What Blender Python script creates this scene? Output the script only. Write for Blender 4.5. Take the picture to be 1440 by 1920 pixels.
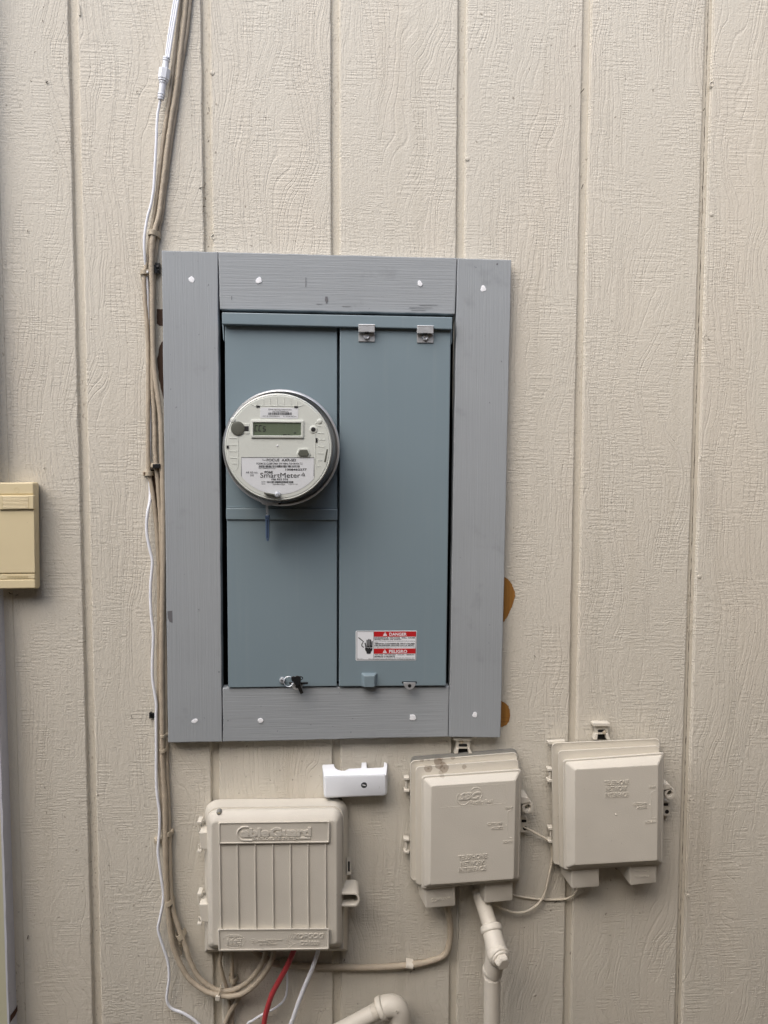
import bpy, bmesh, math, random
from mathutils import Vector, Matrix
random.seed(7)
S = bpy.context.scene
for o in list(bpy.data.objects): bpy.data.objects.remove(o)
COL = S.collection
R = math.radians

# ------------------------------------------------------------------ camera
# world: x right along the wall, z up, wall surface in the plane y = 0, yard towards -y
ZC = 1.46                                   # camera height above the ground
CX, CD = 0.01156848, 1.22390395             # camera position along the wall, distance to it
YAW, PITCH, ROLL = 0.06185644, 0.06682576, 0.0027241
FPX = 1387.0
cy, sy, cp, sp = math.cos(YAW), math.sin(YAW), math.cos(PITCH), math.sin(PITCH)
_f = Vector((sy*cp, cy*cp, -sp)); _r = Vector((cy, -sy, 0)); _u = _r.cross(_f)
AXR = _r*math.cos(ROLL) + _u*math.sin(ROLL)
AXU = -_r*math.sin(ROLL) + _u*math.cos(ROLL)
AXF = _f
cam_data = bpy.data.cameras.new('camera')
cam = bpy.data.objects.new('camera', cam_data); COL.objects.link(cam)
cam.matrix_world = Matrix(((AXR.x, AXU.x, -AXF.x, CX), (AXR.y, AXU.y, -AXF.y, -CD), (AXR.z, AXU.z, -AXF.z, ZC), (0, 0, 0, 1)))
cam_data.sensor_fit = 'VERTICAL'; cam_data.sensor_height = 36.0
cam_data.lens = FPX/1920*36.0
cam_data.clip_start = 0.02; cam_data.clip_end = 500
S.camera = cam
S.render.resolution_x = 768; S.render.resolution_y = 1024

# ------------------------------------------------------------------ sky, sun, exposure
SUN_DIR = Vector((-0.50, -0.69, 1.05)).normalized()      # towards the light: upper left, yard side
w = bpy.data.worlds.new('World'); S.world = w; w.use_nodes = True
nt = w.node_tree; nt.nodes.clear()
sky = nt.nodes.new('ShaderNodeTexSky'); sky.sky_type = 'NISHITA'; sky.sun_disc = False
sky.sun_elevation = math.asin(SUN_DIR.z); sky.sun_rotation = math.atan2(SUN_DIR.x, SUN_DIR.y) % (2*math.pi)
sky.dust_density = 4.0; sky.air_density = 1.0; sky.ozone_density = 1.0
bg = nt.nodes.new('ShaderNodeBackground'); bg.inputs[1].default_value = 0.12
wo = nt.nodes.new('ShaderNodeOutputWorld')
nt.links.new(sky.outputs[0], bg.inputs[0]); nt.links.new(bg.outputs[0], wo.inputs[0])
sd = bpy.data.lights.new('sun', 'SUN'); sd.energy = 1.3; sd.angle = R(68); sd.color = (0.99, 0.99, 0.975)
so = bpy.data.objects.new('sun', sd); COL.objects.link(so)
so.rotation_euler = SUN_DIR.to_track_quat('Z', 'Y').to_euler(); so.location = (-3, -3, 5)
S.view_settings.view_transform = 'Standard'; S.view_settings.look = 'None'
S.view_settings.gamma = 1.0; S.view_settings.use_curve_mapping = False
S.view_settings.exposure = 0.86
S.render.engine = 'CYCLES'
S.cycles.max_bounces = 6; S.cycles.diffuse_bounces = 3; S.cycles.glossy_bounces = 3; S.cycles.transparent_max_bounces = 8
S.cycles.caustics_reflective = False; S.cycles.caustics_refractive = False

# ------------------------------------------------------------------ helpers
def W(px, py, d=0.0):
    """measured point: photo position -> world point that stands d metres proud of the wall"""
    dr = AXR*((px-720)/FPX) - AXU*((py-960)/FPX) + AXF
    t = (CD-d)/dr.y
    return Vector((CX+t*dr.x, -d, ZC+t*dr.z))
PXM = 1133.0                                  # photo pixels per metre on the wall
def lin(r, g, b):
    f = lambda c: (c/255/12.92) if c/255 <= 0.04045 else ((c/255+0.055)/1.055)**2.4
    return (f(r), f(g), f(b), 1)

class MB:
    def __init__(s): s.v = []; s.f = []
    def add(s, pts): i = len(s.v); s.v += [Vector(p) for p in pts]; return list(range(i, i+len(pts)))
    def face(s, pts): s.f.append(s.add(pts)); return s
    def loft(s, rings, cap0=True, cap1=True, closed=True):
        ids = [s.add(r) for r in rings]; n = len(ids[0])
        for a, b in zip(ids, ids[1:]):
            for i in range(n if closed else n-1):
                j = (i+1) % n; s.f.append([a[i], a[j], b[j], b[i]])
        if cap0: s.f.append(ids[0][::-1])
        if cap1: s.f.append(ids[-1])
        return s
    def tube(s, pts, r, seg=10, cap=True):
        n = len(pts); rs = r if isinstance(r, (list, tuple)) else [r]*n
        t0 = (pts[1]-pts[0]).normalized()
        up = Vector((0, -1, 0)) if abs(t0.y) < .9 else Vector((1, 0, 0))
        nrm = (up - t0*up.dot(t0)).normalized(); rings = []
        for i in range(n):
            t = ((pts[min(i+1, n-1)]-pts[max(i-1, 0)])).normalized()
            nrm = (nrm - t*nrm.dot(t)).normalized(); b = t.cross(nrm)
            rings.append([pts[i]+(nrm*math.cos(a)+b*math.sin(a))*rs[i] for a in [2*math.pi*k/seg for k in range(seg)]])
        return s.loft(rings, cap, cap)
    def lathe(s, c, prof, seg=48, axis=Vector((0, -1, 0)), cap0=True, cap1=True):
        a = axis.normalized(); u = a.cross(Vector((0, 0, 1)))
        if u.length < 1e-3: u = Vector((1, 0, 0))
        u.normalize(); v = a.cross(u)
        rings = [[c+a*h+(u*math.cos(t)+v*math.sin(t))*r for t in [2*math.pi*k/seg for k in range(seg)]] for r, h in prof]
        return s.loft(rings, cap0, cap1)
    def box(s, a, b):
        (x0, y0, z0), (x1, y1, z1) = a, b
        return s.loft([[(x0, y0, z0), (x1, y0, z0), (x1, y0, z1), (x0, y0, z1)], [(x0, y1, z0), (x1, y1, z0), (x1, y1, z1), (x0, y1, z1)]])
    def mesh(s, name, origin=Vector((0, 0, 0)), smooth=35, recalc=True):
        m = bpy.data.meshes.new(name)
        m.from_pydata([tuple(v-origin) for v in s.v], [], s.f); m.validate()
        if recalc:
            bm = bmesh.new(); bm.from_mesh(m); bmesh.ops.recalc_face_normals(bm, faces=bm.faces); bm.to_mesh(m); bm.free()
        if smooth:
            m.shade_smooth(); m.set_sharp_from_angle(angle=R(smooth))
        return m

ORG = {}
def thing(name, label, cat, at, group=None, kind=None):
    o = bpy.data.objects.new(name, None); COL.objects.link(o); o.location = at; o.empty_display_size = .05
    o['label'] = label; o['category'] = cat
    if group: o['group'] = group
    if kind: o['kind'] = kind
    ORG[o.name] = Vector(at); return o
def part(name, mb, mat, parent, smooth=35, bevel=0, seg=2, label=None, recalc=True):
    org = ORG[parent.name]
    me = mb if isinstance(mb, bpy.types.Mesh) else mb.mesh(name, org, smooth, recalc)
    o = bpy.data.objects.new(name, me); COL.objects.link(o); o.parent = parent; ORG[o.name] = org
    me.materials.append(mat)
    if bevel:
        b = o.modifiers.new('edge', 'BEVEL'); b.width = bevel; b.segments = seg; b.limit_method = 'ANGLE'; b.angle_limit = R(40)
        b.harden_normals = False
    if label: o['label'] = label
    return o
def solo(name, mb, mat, label, cat, at, group=None, smooth=35, bevel=0):
    me = mb.mesh(name, Vector(at), smooth); o = bpy.data.objects.new(name, me); COL.objects.link(o); o.location = at
    me.materials.append(mat); o['label'] = label; o['category'] = cat
    if group: o['group'] = group
    if bevel:
        b = o.modifiers.new('edge', 'BEVEL'); b.width = bevel; b.segments = 2; b.limit_method = 'ANGLE'; b.angle_limit = R(40)
    ORG[o.name] = Vector(at); return o

def rquad(c, d, r=0, n=5):
    """rounded four-sided ring; c = TL,TR,BR,BL photo corners, d = height off the wall, r = corner radius in photo px"""
    P = [W(x, y, d) for x, y in c]; rs = r if isinstance(r, (list, tuple)) else [r]*4; out = []
    for i in range(4):
        p = P[i]; a = (P[i-1]-p); b = (P[(i+1) % 4]-p); rr = max(rs[i], .01)/PXM
        rr = min(rr, a.length*.49, b.length*.49); A = p+a.normalized()*rr; B = p+b.normalized()*rr
        ca = A+B-p
        for k in range(n+1):
            t = k/n*math.pi/2
            out.append(ca + (A-ca)*math.cos(t) + (B-ca)*math.sin(t))
    return out
def inset(c, e):
    (a, b), (c_, d), (e_, f), (g, h) = c
    return [(a+e, b+e), (c_-e, d+e), (e_-e, f-e), (g+e, h-e)]
def rect(x0, y0, x1, y1): return [(x0, y0), (x1, y0), (x1, y1), (x0, y1)]
def slab(c, d0, d1, r=0, edge=1.0, n=4):
    """rounded slab whose front rim is eased"""
    e = edge
    back = rquad(c, d1, r, n); 
    for p in back: pass
    b0 = [Vector((p.x, -d0, p.z)) for p in back]; h = e/PXM
    b1 = [Vector((p.x, -(d1-h), p.z)) for p in back]
    b2 = [Vector((p.x, -(d1-h*.3), p.z)) for p in rquad(inset(c, e*.3), d1, max(r-e*.3, 0), n)]
    b3 = rquad(inset(c, e), d1, max(r-e, 0), n); b4 = rquad(inset(c, e*1.25), d1, max(r-e*1.25, 0), n)
    return MB().loft([b0, b1, b2, b3, b4])
def spline(pts, sub=6):
    P = [Vector(p) for p in pts]; out = []
    for i in range(len(P)-1):
        p0, p1, p2, p3 = P[max(i-1, 0)], P[i], P[i+1], P[min(i+2, len(P)-1)]
        for k in range(sub):
            t = k/sub
            out.append(.5*((2*p1)+(p2-p0)*t+(2*p0-5*p1+4*p2-p3)*t*t+(3*p1-p0-3*p2+p3)*t**3))
    out.append(P[-1]); return out
def path(pts, d=.008, sub=6):
    return spline([W(p[0], p[1], p[2] if len(p) > 2 else d) for p in pts], sub)
def disc(px, py, d, rpx, n=20, irr=0, seed=0):
    rn = random.Random(seed); c = W(px, py, d); r = rpx/PXM*(CD-d)/CD
    return [c+Vector((math.cos(2*math.pi*k/n), 0, math.sin(2*math.pi*k/n)))*r*(1+irr*rn.uniform(-1, 1)) for k in range(n)]
def knob(px, py, d0, d1, rpx, n=16, dome=.25):
    c = W(px, py, d1); c = Vector((c.x, 0, c.z)); r = rpx/PXM; h = d1-d0
    return MB().lathe(c, [(r, d0), (r, d0+h*(1-dome)), (r*.85, d0+h*(1-dome*.35)), (r*.5, d1), (.00001, d1)], n, cap0=True, cap1=False)
def stroke(pts, wpx, d, closed=False):
    P = [W(x, y, d) for x, y in pts]; n = len(P); mb = MB(); L = []; Q = []
    for i in range(n):
        a = P[(i-1) % n] if (i or closed) else P[i]; b = P[(i+1) % n] if (i < n-1 or closed) else P[i]
        t = (b-a).normalized(); q = Vector((-t.z, 0, t.x))*(wpx/PXM/2)
        L.append(P[i]+q); Q.append(P[i]-q)
    for i in range(n if closed else n-1):
        j = (i+1) % n; mb.face([L[i], L[j], Q[j], Q[i]])
    return mb
_txt = {}
def text_mesh_raw(s, bold, shear, ext):
    k = (s, bold, shear, ext)
    if k in _txt: return _txt[k]
    cu = bpy.data.curves.new('t', 'FONT'); cu.body = s; cu.size = 1; cu.offset = bold; cu.shear = shear; cu.resolution_u = 3
    ob = bpy.data.objects.new('t', cu); COL.objects.link(ob)
    dg = bpy.context.evaluated_depsgraph_get(); me = bpy.data.meshes.new_from_object(ob.evaluated_get(dg))
    vs = [v.co.copy() for v in me.vertices]; fs = [list(p.vertices) for p in me.polygons]
    bpy.data.objects.remove(ob); bpy.data.curves.remove(cu); bpy.data.meshes.remove(me)
    _txt[k] = (vs, fs); return _txt[k]
def fit_text(mb, s, c, d, bold=0.0, shear=0.0, raised=0.0):
    """letters fitted into the four photo corners c at height d; raised: moulded letters stand that far out"""
    vs, fs = text_mesh_raw(s, bold, shear, 0)
    x0 = min(v.x for v in vs); x1 = max(v.x for v in vs); y0 = min(v.y for v in vs); y1 = max(v.y for v in vs)
    P = [W(x, y, d) for x, y in c]
    def mp(v, off=0.0):
        u = (v.x-x0)/(x1-x0); t = (v.y-y0)/(y1-y0)
        p = (P[3]*(1-u)+P[2]*u)*(1-t)+(P[0]*(1-u)+P[1]*u)*t
        return p+Vector((0, -off, 0))
    ids = mb.add([mp(v, raised) for v in vs]); mb.f += [[ids[i] for i in f] for f in fs]
    if raised:
        cnt = {}
        for f in fs:
            for i in range(len(f)):
                e = (f[i], f[(i+1) % len(f)]); cnt[e] = 1
        back = mb.add([mp(v, -.0004) for v in vs])
        for (a, b) in cnt:
            if (b, a) not in cnt: mb.f.append([ids[a], back[a], back[b], ids[b]])
    return mb
class PT:
    """each string becomes a part of its own"""
    def __init__(s, name, mat, parent): s.a = (name, mat, parent)
_fit = fit_text
def fit_text(mb, s, c, d, **k):
    if isinstance(mb, PT):
        q = MB(); _fit(q, s, c, d, **k); part(mb.a[0], q, mb.a[1], mb.a[2], smooth=0); return mb
    return _fit(mb, s, c, d, **k)
def tx(mb, s, x0, x1, yt, yb, d, tilt=0.0, **k):
    """text between x0..x1, cap top yt, base yb; tilt = photo-px rise of the line towards the right"""
    return fit_text(mb, s, [(x0, yt), (x1, yt-tilt), (x1, yb-tilt), (x0, yb)], d, **k)
def barcode(mb, x0, x1, y0, y1, d, n=46, seed=1):
    if isinstance(mb, PT):
        q = MB(); barcode(q, x0, x1, y0, y1, d, n, seed); part('barcode', q, mb.a[1], mb.a[2])['kind'] = 'stuff'; return mb
    rn = random.Random(seed); x = x0; st = (x1-x0)/n
    while x < x1-st:
        wv = st*rn.choice((.45, .6, .9, 1.2)); mb.face([W(x, y0, d), W(x+wv, y0, d), W(x+wv, y1, d), W(x, y1, d)]); x += wv+st*rn.choice((.4, .6, .9))
    return mb

# ------------------------------------------------------------------ materials
class NT:
    def __init__(s, name):
        s.m = bpy.data.materials.new(name); s.m.use_nodes = True; s.t = s.m.node_tree; s.t.nodes.clear()
        s.out = s.n('ShaderNodeOutputMaterial'); s.b = s.n('ShaderNodeBsdfPrincipled'); s.l(s.b.outputs[0], s.out.inputs[0])
        s.co = s.n('ShaderNodeTexCoord').outputs['Object']
    def n(s, t, **k):
        q = s.t.nodes.new(t)
        for a, v in k.items(): setattr(q, a, v)
        return q
    def l(s, a, b): s.t.links.new(a, b)
    def setin(s, inp, v):
        if hasattr(v, 'is_linked') or isinstance(v, bpy.types.NodeSocket): s.l(v, inp)
        else: inp.default_value = v
    def math(s, op, a, b=None, c=None, clamp=False):
        q = s.n('ShaderNodeMath', operation=op); q.use_clamp = clamp
        s.setin(q.inputs[0], a)
        if b is not None: s.setin(q.inputs[1], b)
        if c is not None: s.setin(q.inputs[2], c)
        return q.outputs[0]
    def scale(s, sc, co=None):
        q = s.n('ShaderNodeMapping'); q.inputs['Scale'].default_value = sc; s.l(co or s.co, q.inputs[0]); return q.outputs[0]
    def noise(s, co, sc=1, det=2, rough=.5, dist=0.0):
        q = s.n('ShaderNodeTexNoise'); q.inputs['Scale'].default_value = sc; q.inputs['Detail'].default_value = det
        q.inputs['Roughness'].default_value = rough; q.inputs['Distortion'].default_value = dist; s.l(co, q.inputs['Vector']); return q.outputs[0]
    def step(s, v, a, b, lo=0., hi=1.):
        q = s.n('ShaderNodeMapRange'); q.interpolation_type = 'SMOOTHSTEP'; s.setin(q.inputs[0], v)
        q.inputs[1].default_value = a; q.inputs[2].default_value = b; q.inputs[3].default_value = lo; q.inputs[4].default_value = hi; return q.outputs[0]
    def mix(s, f, a, b):
        q = s.n('ShaderNodeMix', data_type='RGBA'); s.setin(q.inputs[0], f); s.setin(q.inputs[6], a); s.setin(q.inputs[7], b); return q.outputs[2]
    def bump(s, h, dist, strength=1.0, nrm=None):
        q = s.n('ShaderNodeBump'); q.inputs['Distance'].default_value = dist; q.inputs['Strength'].default_value = strength; s.l(h, q.inputs['Height'])
        if nrm: s.l(nrm, q.inputs['Normal'])
        return q.outputs[0]
    def fin(s, col, rough=.5, metal=0., nrm=None, spec=.5):
        s.setin(s.b.inputs['Base Color'], col); s.setin(s.b.inputs['Roughness'], rough); s.setin(s.b.inputs['Metallic'], metal)
        s.b.inputs['Specular IOR Level'].default_value = spec
        if nrm: s.l(nrm, s.b.inputs['Normal'])
        return s.m
def tint(c, k): return (min(c[0]*k, 1), min(c[1]*k, 1), min(c[2]*k, 1), 1)
def simple(name, col, rough=.5, metal=0., var=.06, vs=60, bsc=0, bd=.0003, dirt=0., dirtcol=None, spec=.5):
    t = NT(name); f = t.noise(t.co, vs, 3); c = t.mix(f, tint(col, 1-var), tint(col, 1+var))
    if dirt:
        g = t.step(t.noise(t.co, 180, 4, .65), .66, .74); h = t.step(t.noise(t.co, 22, 2), .45, .65)
        c = t.mix(t.math('MULTIPLY', t.math('MULTIPLY', g, h), dirt), c, dirtcol or (.09, .065, .045, 1))
    nrm = t.bump(t.noise(t.co, bsc, 3, .6), bd) if bsc else None
    rg = t.math('MULTIPLY_ADD', f, .12, rough-.06)
    return t.fin(c, rg, metal, nrm, spec)

WALLC = lin(205, 200, 188)
def siding_mat(name, grain=1.0, dirt=.0, col=WALLC):
    t = NT(name); co = t.co
    sep = t.n('ShaderNodeSeparateXYZ'); t.l(co, sep.inputs[0]); x, z = sep.outputs[0], sep.outputs[2]
    def n2(a, ka, b, kb, off=0., det=0., rough=.5):
        q = t.n('ShaderNodeCombineXYZ'); t.l(t.math('MULTIPLY_ADD', a, ka, off), q.inputs[0]); t.l(t.math('MULTIPLY_ADD', b, kb, off*1.7), q.inputs[1])
        n = t.n('ShaderNodeTexNoise'); n.noise_dimensions = '2D'; n.inputs['Scale'].default_value = 1; n.inputs['Detail'].default_value = det; n.inputs['Roughness'].default_value = rough
        t.l(q.outputs[0], n.inputs['Vector']); return n.outputs[0]
    # grain lines wander sideways
    X = t.math('MULTIPLY_ADD', n2(x, 7, z, 3.0, 0, 1), .11, x)
    X = t.math('MULTIPLY_ADD', n2(x, 40, z, 22, 4), .007, X)
    cov = n2(x, 8, z, 2.4, 31, 1)                                   # where the grain is strong
    gm = t.step(cov, .28, .56, .40, 1.)
    g1 = n2(X, 112, z, 2.6, 12, 1)
    r1 = t.step(t.math('ABSOLUTE', t.math('SUBTRACT', g1, .5)), .0, .055, 1., 0.)
    # horizontal saw marks in small blocky patches that stop at the grain lines
    vo = t.n('ShaderNodeTexVoronoi'); vo.distance = 'CHEBYCHEV'; vo.voronoi_dimensions = '2D'; vo.inputs['Scale'].default_value = 1
    q = t.n('ShaderNodeCombineXYZ'); t.l(t.math('MULTIPLY', X, 62), q.inputs[0]); t.l(t.math('MULTIPLY', z, 26), q.inputs[1]); t.l(q.outputs[0], vo.inputs['Vector'])
    sepc = t.n('ShaderNodeSeparateColor'); t.l(vo.outputs['Color'], sepc.inputs[0])
    cell = t.step(sepc.outputs[0], .18, .52)
    # every patch has its own phase, so the marks break at its edges
    h1 = n2(t.math('MULTIPLY_ADD', sepc.outputs[1], 3., X), 14, z, 310, 3)
    hr = t.step(h1, .36, .60)
    band = t.step(n2(x, 9, z, 12, 17, 1), .26, .52)
    hm = t.math('MULTIPLY', t.math('MULTIPLY', cell, band), hr)
    # thick rolled paint: stipple and lumps
    st = n2(x, 360, z, 340, 9, 2, .65); lump = n2(x, 190, z, 75, 5, 2, .6)
    H = t.math('MULTIPLY', t.math('MULTIPLY', r1, gm), -.55*grain)
    H = t.math('MULTIPLY_ADD', hm, -.36*grain, H)
    H = t.math('MULTIPLY_ADD', st, .85, H); H = t.math('MULTIPLY_ADD', lump, .80, H)
    nrm = t.bump(H, .00076, .95)
    oi = t.n('ShaderNodeObjectInfo')
    c = t.mix(n2(x, 5, z, 4, 2, 2), tint(col, .95), tint(col, 1.035))
    c = t.mix(t.math('MULTIPLY', t.step(cov, .42, .7), .40), c, (col[0]*1.0, col[1]*.97, col[2]*.95, 1))
    c = t.mix(t.math('MULTIPLY', t.step(n2(x, 30, z, 1.1, 22, 2), .54, .76), .16), c, (col[0]*.72, col[1]*.70, col[2]*.65, 1))     # faint dirt runs
    c = t.mix(t.math('MULTIPLY', oi.outputs['Random'], .5), c, (col[0]*.94, col[1]*.93, col[2]*.915, 1))
    sp = t.math('MULTIPLY', t.step(n2(x, 130, z, 110, 40, 1), .79, .82), t.step(n2(x, 4, z, 3, 6), .5, .62))
    c = t.mix(t.math('MULTIPLY', sp, .55), c, (.12, .09, .06, 1))
    if dirt:
        sp2 = t.step(n2(x, 300, z, 90, 8, 2), .62, .72); sm2 = t.step(n2(x, 8, z, 6, 3, 1), .5, .66)
        c = t.mix(t.math('MULTIPLY', t.math('MULTIPLY', sp2, sm2), dirt), c, (.16, .11, .07, 1))
    return t.fin(c, .62, 0, nrm, .35)
def wood_mat(name, col, vertical, dirt=.5):
    t = NT(name); a = (420, 300, 9) if vertical else (9, 300, 420)
    g = t.noise(t.scale(a), 1, 4, .6, .3); fine = t.noise(t.co, 500, 2); big = t.noise(t.co, 9, 3)
    a2 = (90, 60, 3) if vertical else (3, 60, 90)
    g2 = t.noise(t.scale(a2), 1, 3, .5, .6)
    H = t.math('ADD', t.math('MULTIPLY', t.step(g, .35, .65), .7), t.math('MULTIPLY', fine, .25)); H = t.math('ADD', H, t.math('MULTIPLY', g2, .5))
    nrm = t.bump(H, .00028, .7)
    c = t.mix(big, tint(col, .91), tint(col, 1.07)); c = t.mix(t.math('MULTIPLY', t.step(g, .30, .48, 1, 0), .06), c, tint(col, .78))
    sm = t.step(t.noise(t.co, 24, 3, .6), .60, .78); c = t.mix(t.math('MULTIPLY', sm, .35), c, tint(col, .62))
    sp = t.step(t.noise(t.co, 130, 2), .75, .79); c = t.mix(t.math('MULTIPLY', sp, dirt), c, (.03, .03, .03, 1))
    wt = t.step(t.noise(t.scale((14, 14, 60) if not vertical else (60, 14, 14)), 1, 3, .6), .70, .80); c = t.mix(t.math('MULTIPLY', wt, .25), c, tint(col, 1.35))
    return t.fin(c, .55, 0, nrm, .35)

M = {}
M['siding'] = siding_mat('painted_siding')
M['groove'] = siding_mat('painted_groove', .12, .45, lin(204, 198, 184))
M['cavity'] = simple('cavity_shade_black', (.012, .011, .010, 1), .9, var=.3)
M['frame_v'] = wood_mat('grey_paint_vertical', lin(152, 157, 161), True)
M['frame_h'] = wood_mat('grey_paint_horizontal', lin(152, 157, 161), False)
M['putty'] = simple('white_putty', lin(238, 240, 244), .6, bsc=300, bd=.0004)
M['bare'] = None
t = NT('grey_panel_enamel'); col = lin(123, 139, 147)
f = t.noise(t.scale((60, 60, 2.2)), 1, 3, .6); g = t.noise(t.co, 9, 3); k = t.noise(t.co, 420, 2)
c = t.mix(g, tint(col, .965), tint(col, 1.03)); c = t.mix(t.math('MULTIPLY', t.step(f, .56, .78), .07), c, lin(168, 172, 170))
c = t.mix(t.math('MULTIPLY', t.step(t.noise(t.scale((500, 500, 26)), 1, 2), .74, .80), .28), c, lin(160, 168, 170))
M['steel'] = t.fin(c, t.math('MULTIPLY_ADD', g, .22, .25), 0, t.bump(t.math('MULTIPLY_ADD', t.noise(t.co, 7, 1), 14., k), .00004), .5)
M['galv'] = simple('galvanised_steel', lin(200, 202, 204), .34, .55, var=.12, vs=120, bsc=600, bd=.00008)
M['zinc'] = simple('zinc_screw', lin(214, 218, 224), .28, .6, var=.1)
M['black'] = simple('black_plastic', (.012, .012, .013, 1), .38)
M['ink'] = simple('black_ink', (.015, .015, .017, 1), .6, var=.02)
M['greyink'] = simple('grey_ink', (.13, .13, .14, 1), .6, var=.02)
M['red'] = simple('red_print', lin(186, 34, 38), .4, var=.03)
M['label'] = simple('white_label', lin(226, 229, 233), .4, var=.02)
M['face'] = simple('meter_face_plastic', lin(216, 220, 214), .42, var=.02, bsc=700, bd=.00006)
M['facedark'] = simple('meter_port_plastic', lin(98, 100, 92), .35)
M['lcd'] = simple('lcd_glass', lin(104, 116, 98), .18, var=.03)
M['beige'] = simple('beige_painted_plastic', lin(203, 198, 187), .6, var=.07, vs=18, bsc=520, bd=.00035, dirt=.7)
M['beigecable'] = simple('beige_painted_cable', lin(172, 160, 142), .6, var=.13, vs=70, bsc=200, bd=.0008, dirt=1.)
M['paleline'] = simple('pale_wire', lin(204, 196, 180), .5, var=.06, dirt=.4)
M['pipe'] = simple('beige_painted_pipe', lin(204, 198, 186), .5, var=.07, vs=26, bsc=420, bd=.0003, dirt=.5)
M['cream'] = simple('cream_plastic', lin(214, 200, 164), .42, var=.05, vs=20, bsc=600, bd=.0001, dirt=.3)
M['creamtext'] = simple('cream_moulding', lin(196, 180, 138), .42, var=.04)
M['white'] = simple('white_plastic', lin(226, 230, 236), .45, var=.04, vs=25, bsc=500, bd=.00012, dirt=.25)
M['whitecable'] = simple('white_cable', lin(228, 231, 238), .35, var=.02)
M['redcable'] = simple('red_cable', lin(172, 62, 66), .38, var=.04)
M['blue'] = simple('blue_seal', lin(84, 104, 134), .3, var=.12, vs=200)
M['rust'] = simple('rust', lin(72, 42, 24), .85, var=.3)
M['gasket'] = simple('grey_gasket', lin(128, 128, 124), .6, bsc=500)
M['clipwhite'] = simple('old_white_clip', lin(176, 165, 146), .5, var=.06, dirt=.6)
M['casing'] = wood_mat('whitewashed_casing_edge', lin(198, 200, 208), True, .3)
M['casingface'] = simple('casing_face_paint', lin(186, 184, 160), .5, var=.03, bsc=200, bd=.0003)
M['debris'] = simple('dead_debris', (.05, .035, .022, 1), .9, var=.4)
t = NT('bare_brown_wood'); g = t.noise(t.scale((260, 200, 10)), 1, 4, .6); g2 = t.noise(t.scale((12, 12, 260)), 1, 2)
c = t.mix(g, lin(112, 72, 24), lin(176, 126, 58)); c = t.mix(t.math('MULTIPLY', t.step(g2, .6, .7), .4), c, lin(70, 42, 16))
M['bare'] = t.fin(c, .6, 0, t.bump(g, .0005))
t = NT('rust_brown_wood'); g = t.noise(t.scale((260, 200, 10)), 1, 4, .6)
M['darkbare'] = t.fin(t.mix(g, lin(46, 30, 20), lin(84, 56, 36)), .7, 0, t.bump(g, .0005))
# clear polycarbonate of the meter cover: thin-walled
t = NT('clear_polycarbonate'); t.t.nodes.remove(t.b)
tr = t.n('ShaderNodeBsdfTransparent'); tr.inputs[0].default_value = (.985, .985, .98, 1)
gl = t.n('ShaderNodeBsdfGlossy'); gl.inputs['Roughness'].default_value = .03
df = t.n('ShaderNodeBsdfDiffuse'); df.inputs[0].default_value = (.62, .62, .58, 1)
lw = t.n('ShaderNodeLayerWeight'); lw.inputs[0].default_value = .5
m1 = t.n('ShaderNodeMixShader'); m2 = t.n('ShaderNodeMixShader')
t.l(t.step(lw.outputs['Facing'], .75, 1.0, 0., .18), m1.inputs[0]); t.l(tr.outputs[0], m1.inputs[1]); t.l(df.outputs[0], m1.inputs[2])
t.l(t.math('MULTIPLY_ADD', t.math('POWER', lw.outputs['Facing'], 5.), .60, .055), m2.inputs[0]); t.l(m1.outputs[0], m2.inputs[1]); t.l(gl.outputs[0], m2.inputs[2]); t.l(m2.outputs[0], t.out.inputs[0])
M['glass'] = t.m

# ------------------------------------------------------------------ ground
def ground():
    t = NT('yard_soil'); f = t.noise(t.co, 12, 5, .6); g = t.noise(t.co, 90, 3)
    m = t.fin(t.mix(f, lin(78, 72, 62), lin(108, 100, 88)), .9, 0, t.bump(g, .006))
    mb = MB().face([(-60, 30, 0), (60, 30, 0), (60, -60, 0), (-60, -60, 0)])
    me = mb.mesh('ground'); o = bpy.data.objects.new('ground', me); COL.objects.link(o); me.materials.append(m); o['kind'] = 'structure'
ground()
# added board screen behind the camera, unseen: closes off the low sky
fn = thing('sky_blocker', 'added unseen board screen that blocks the low sky light', 'light blocker', (0, -1.85, 0))
BLOCKER_H = 2.55
mfe = simple('blocker_wood', lin(120, 104, 86), .8, var=.2, vs=14)
pm = MB().box((-.068, -1.85, .04), (.068, -1.868, BLOCKER_H)).mesh('blocker_board', ORG[fn.name]); pm.materials.append(mfe)
for i in range(64):
    o = bpy.data.objects.new('blocker_board', pm); COL.objects.link(o); o.parent = fn; o.location = (-4.5+i*.1405, 0, random.uniform(-.01, .01))
for i in range(12):                                   # added side run of the screen, darkens the lower right wall
    o = bpy.data.objects.new('blocker_board', pm); COL.objects.link(o); o.parent = fn; o.rotation_euler = (0, 0, R(90)); o.location = (1.02, .10+i*.1405, random.uniform(-.01, .01))

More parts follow.
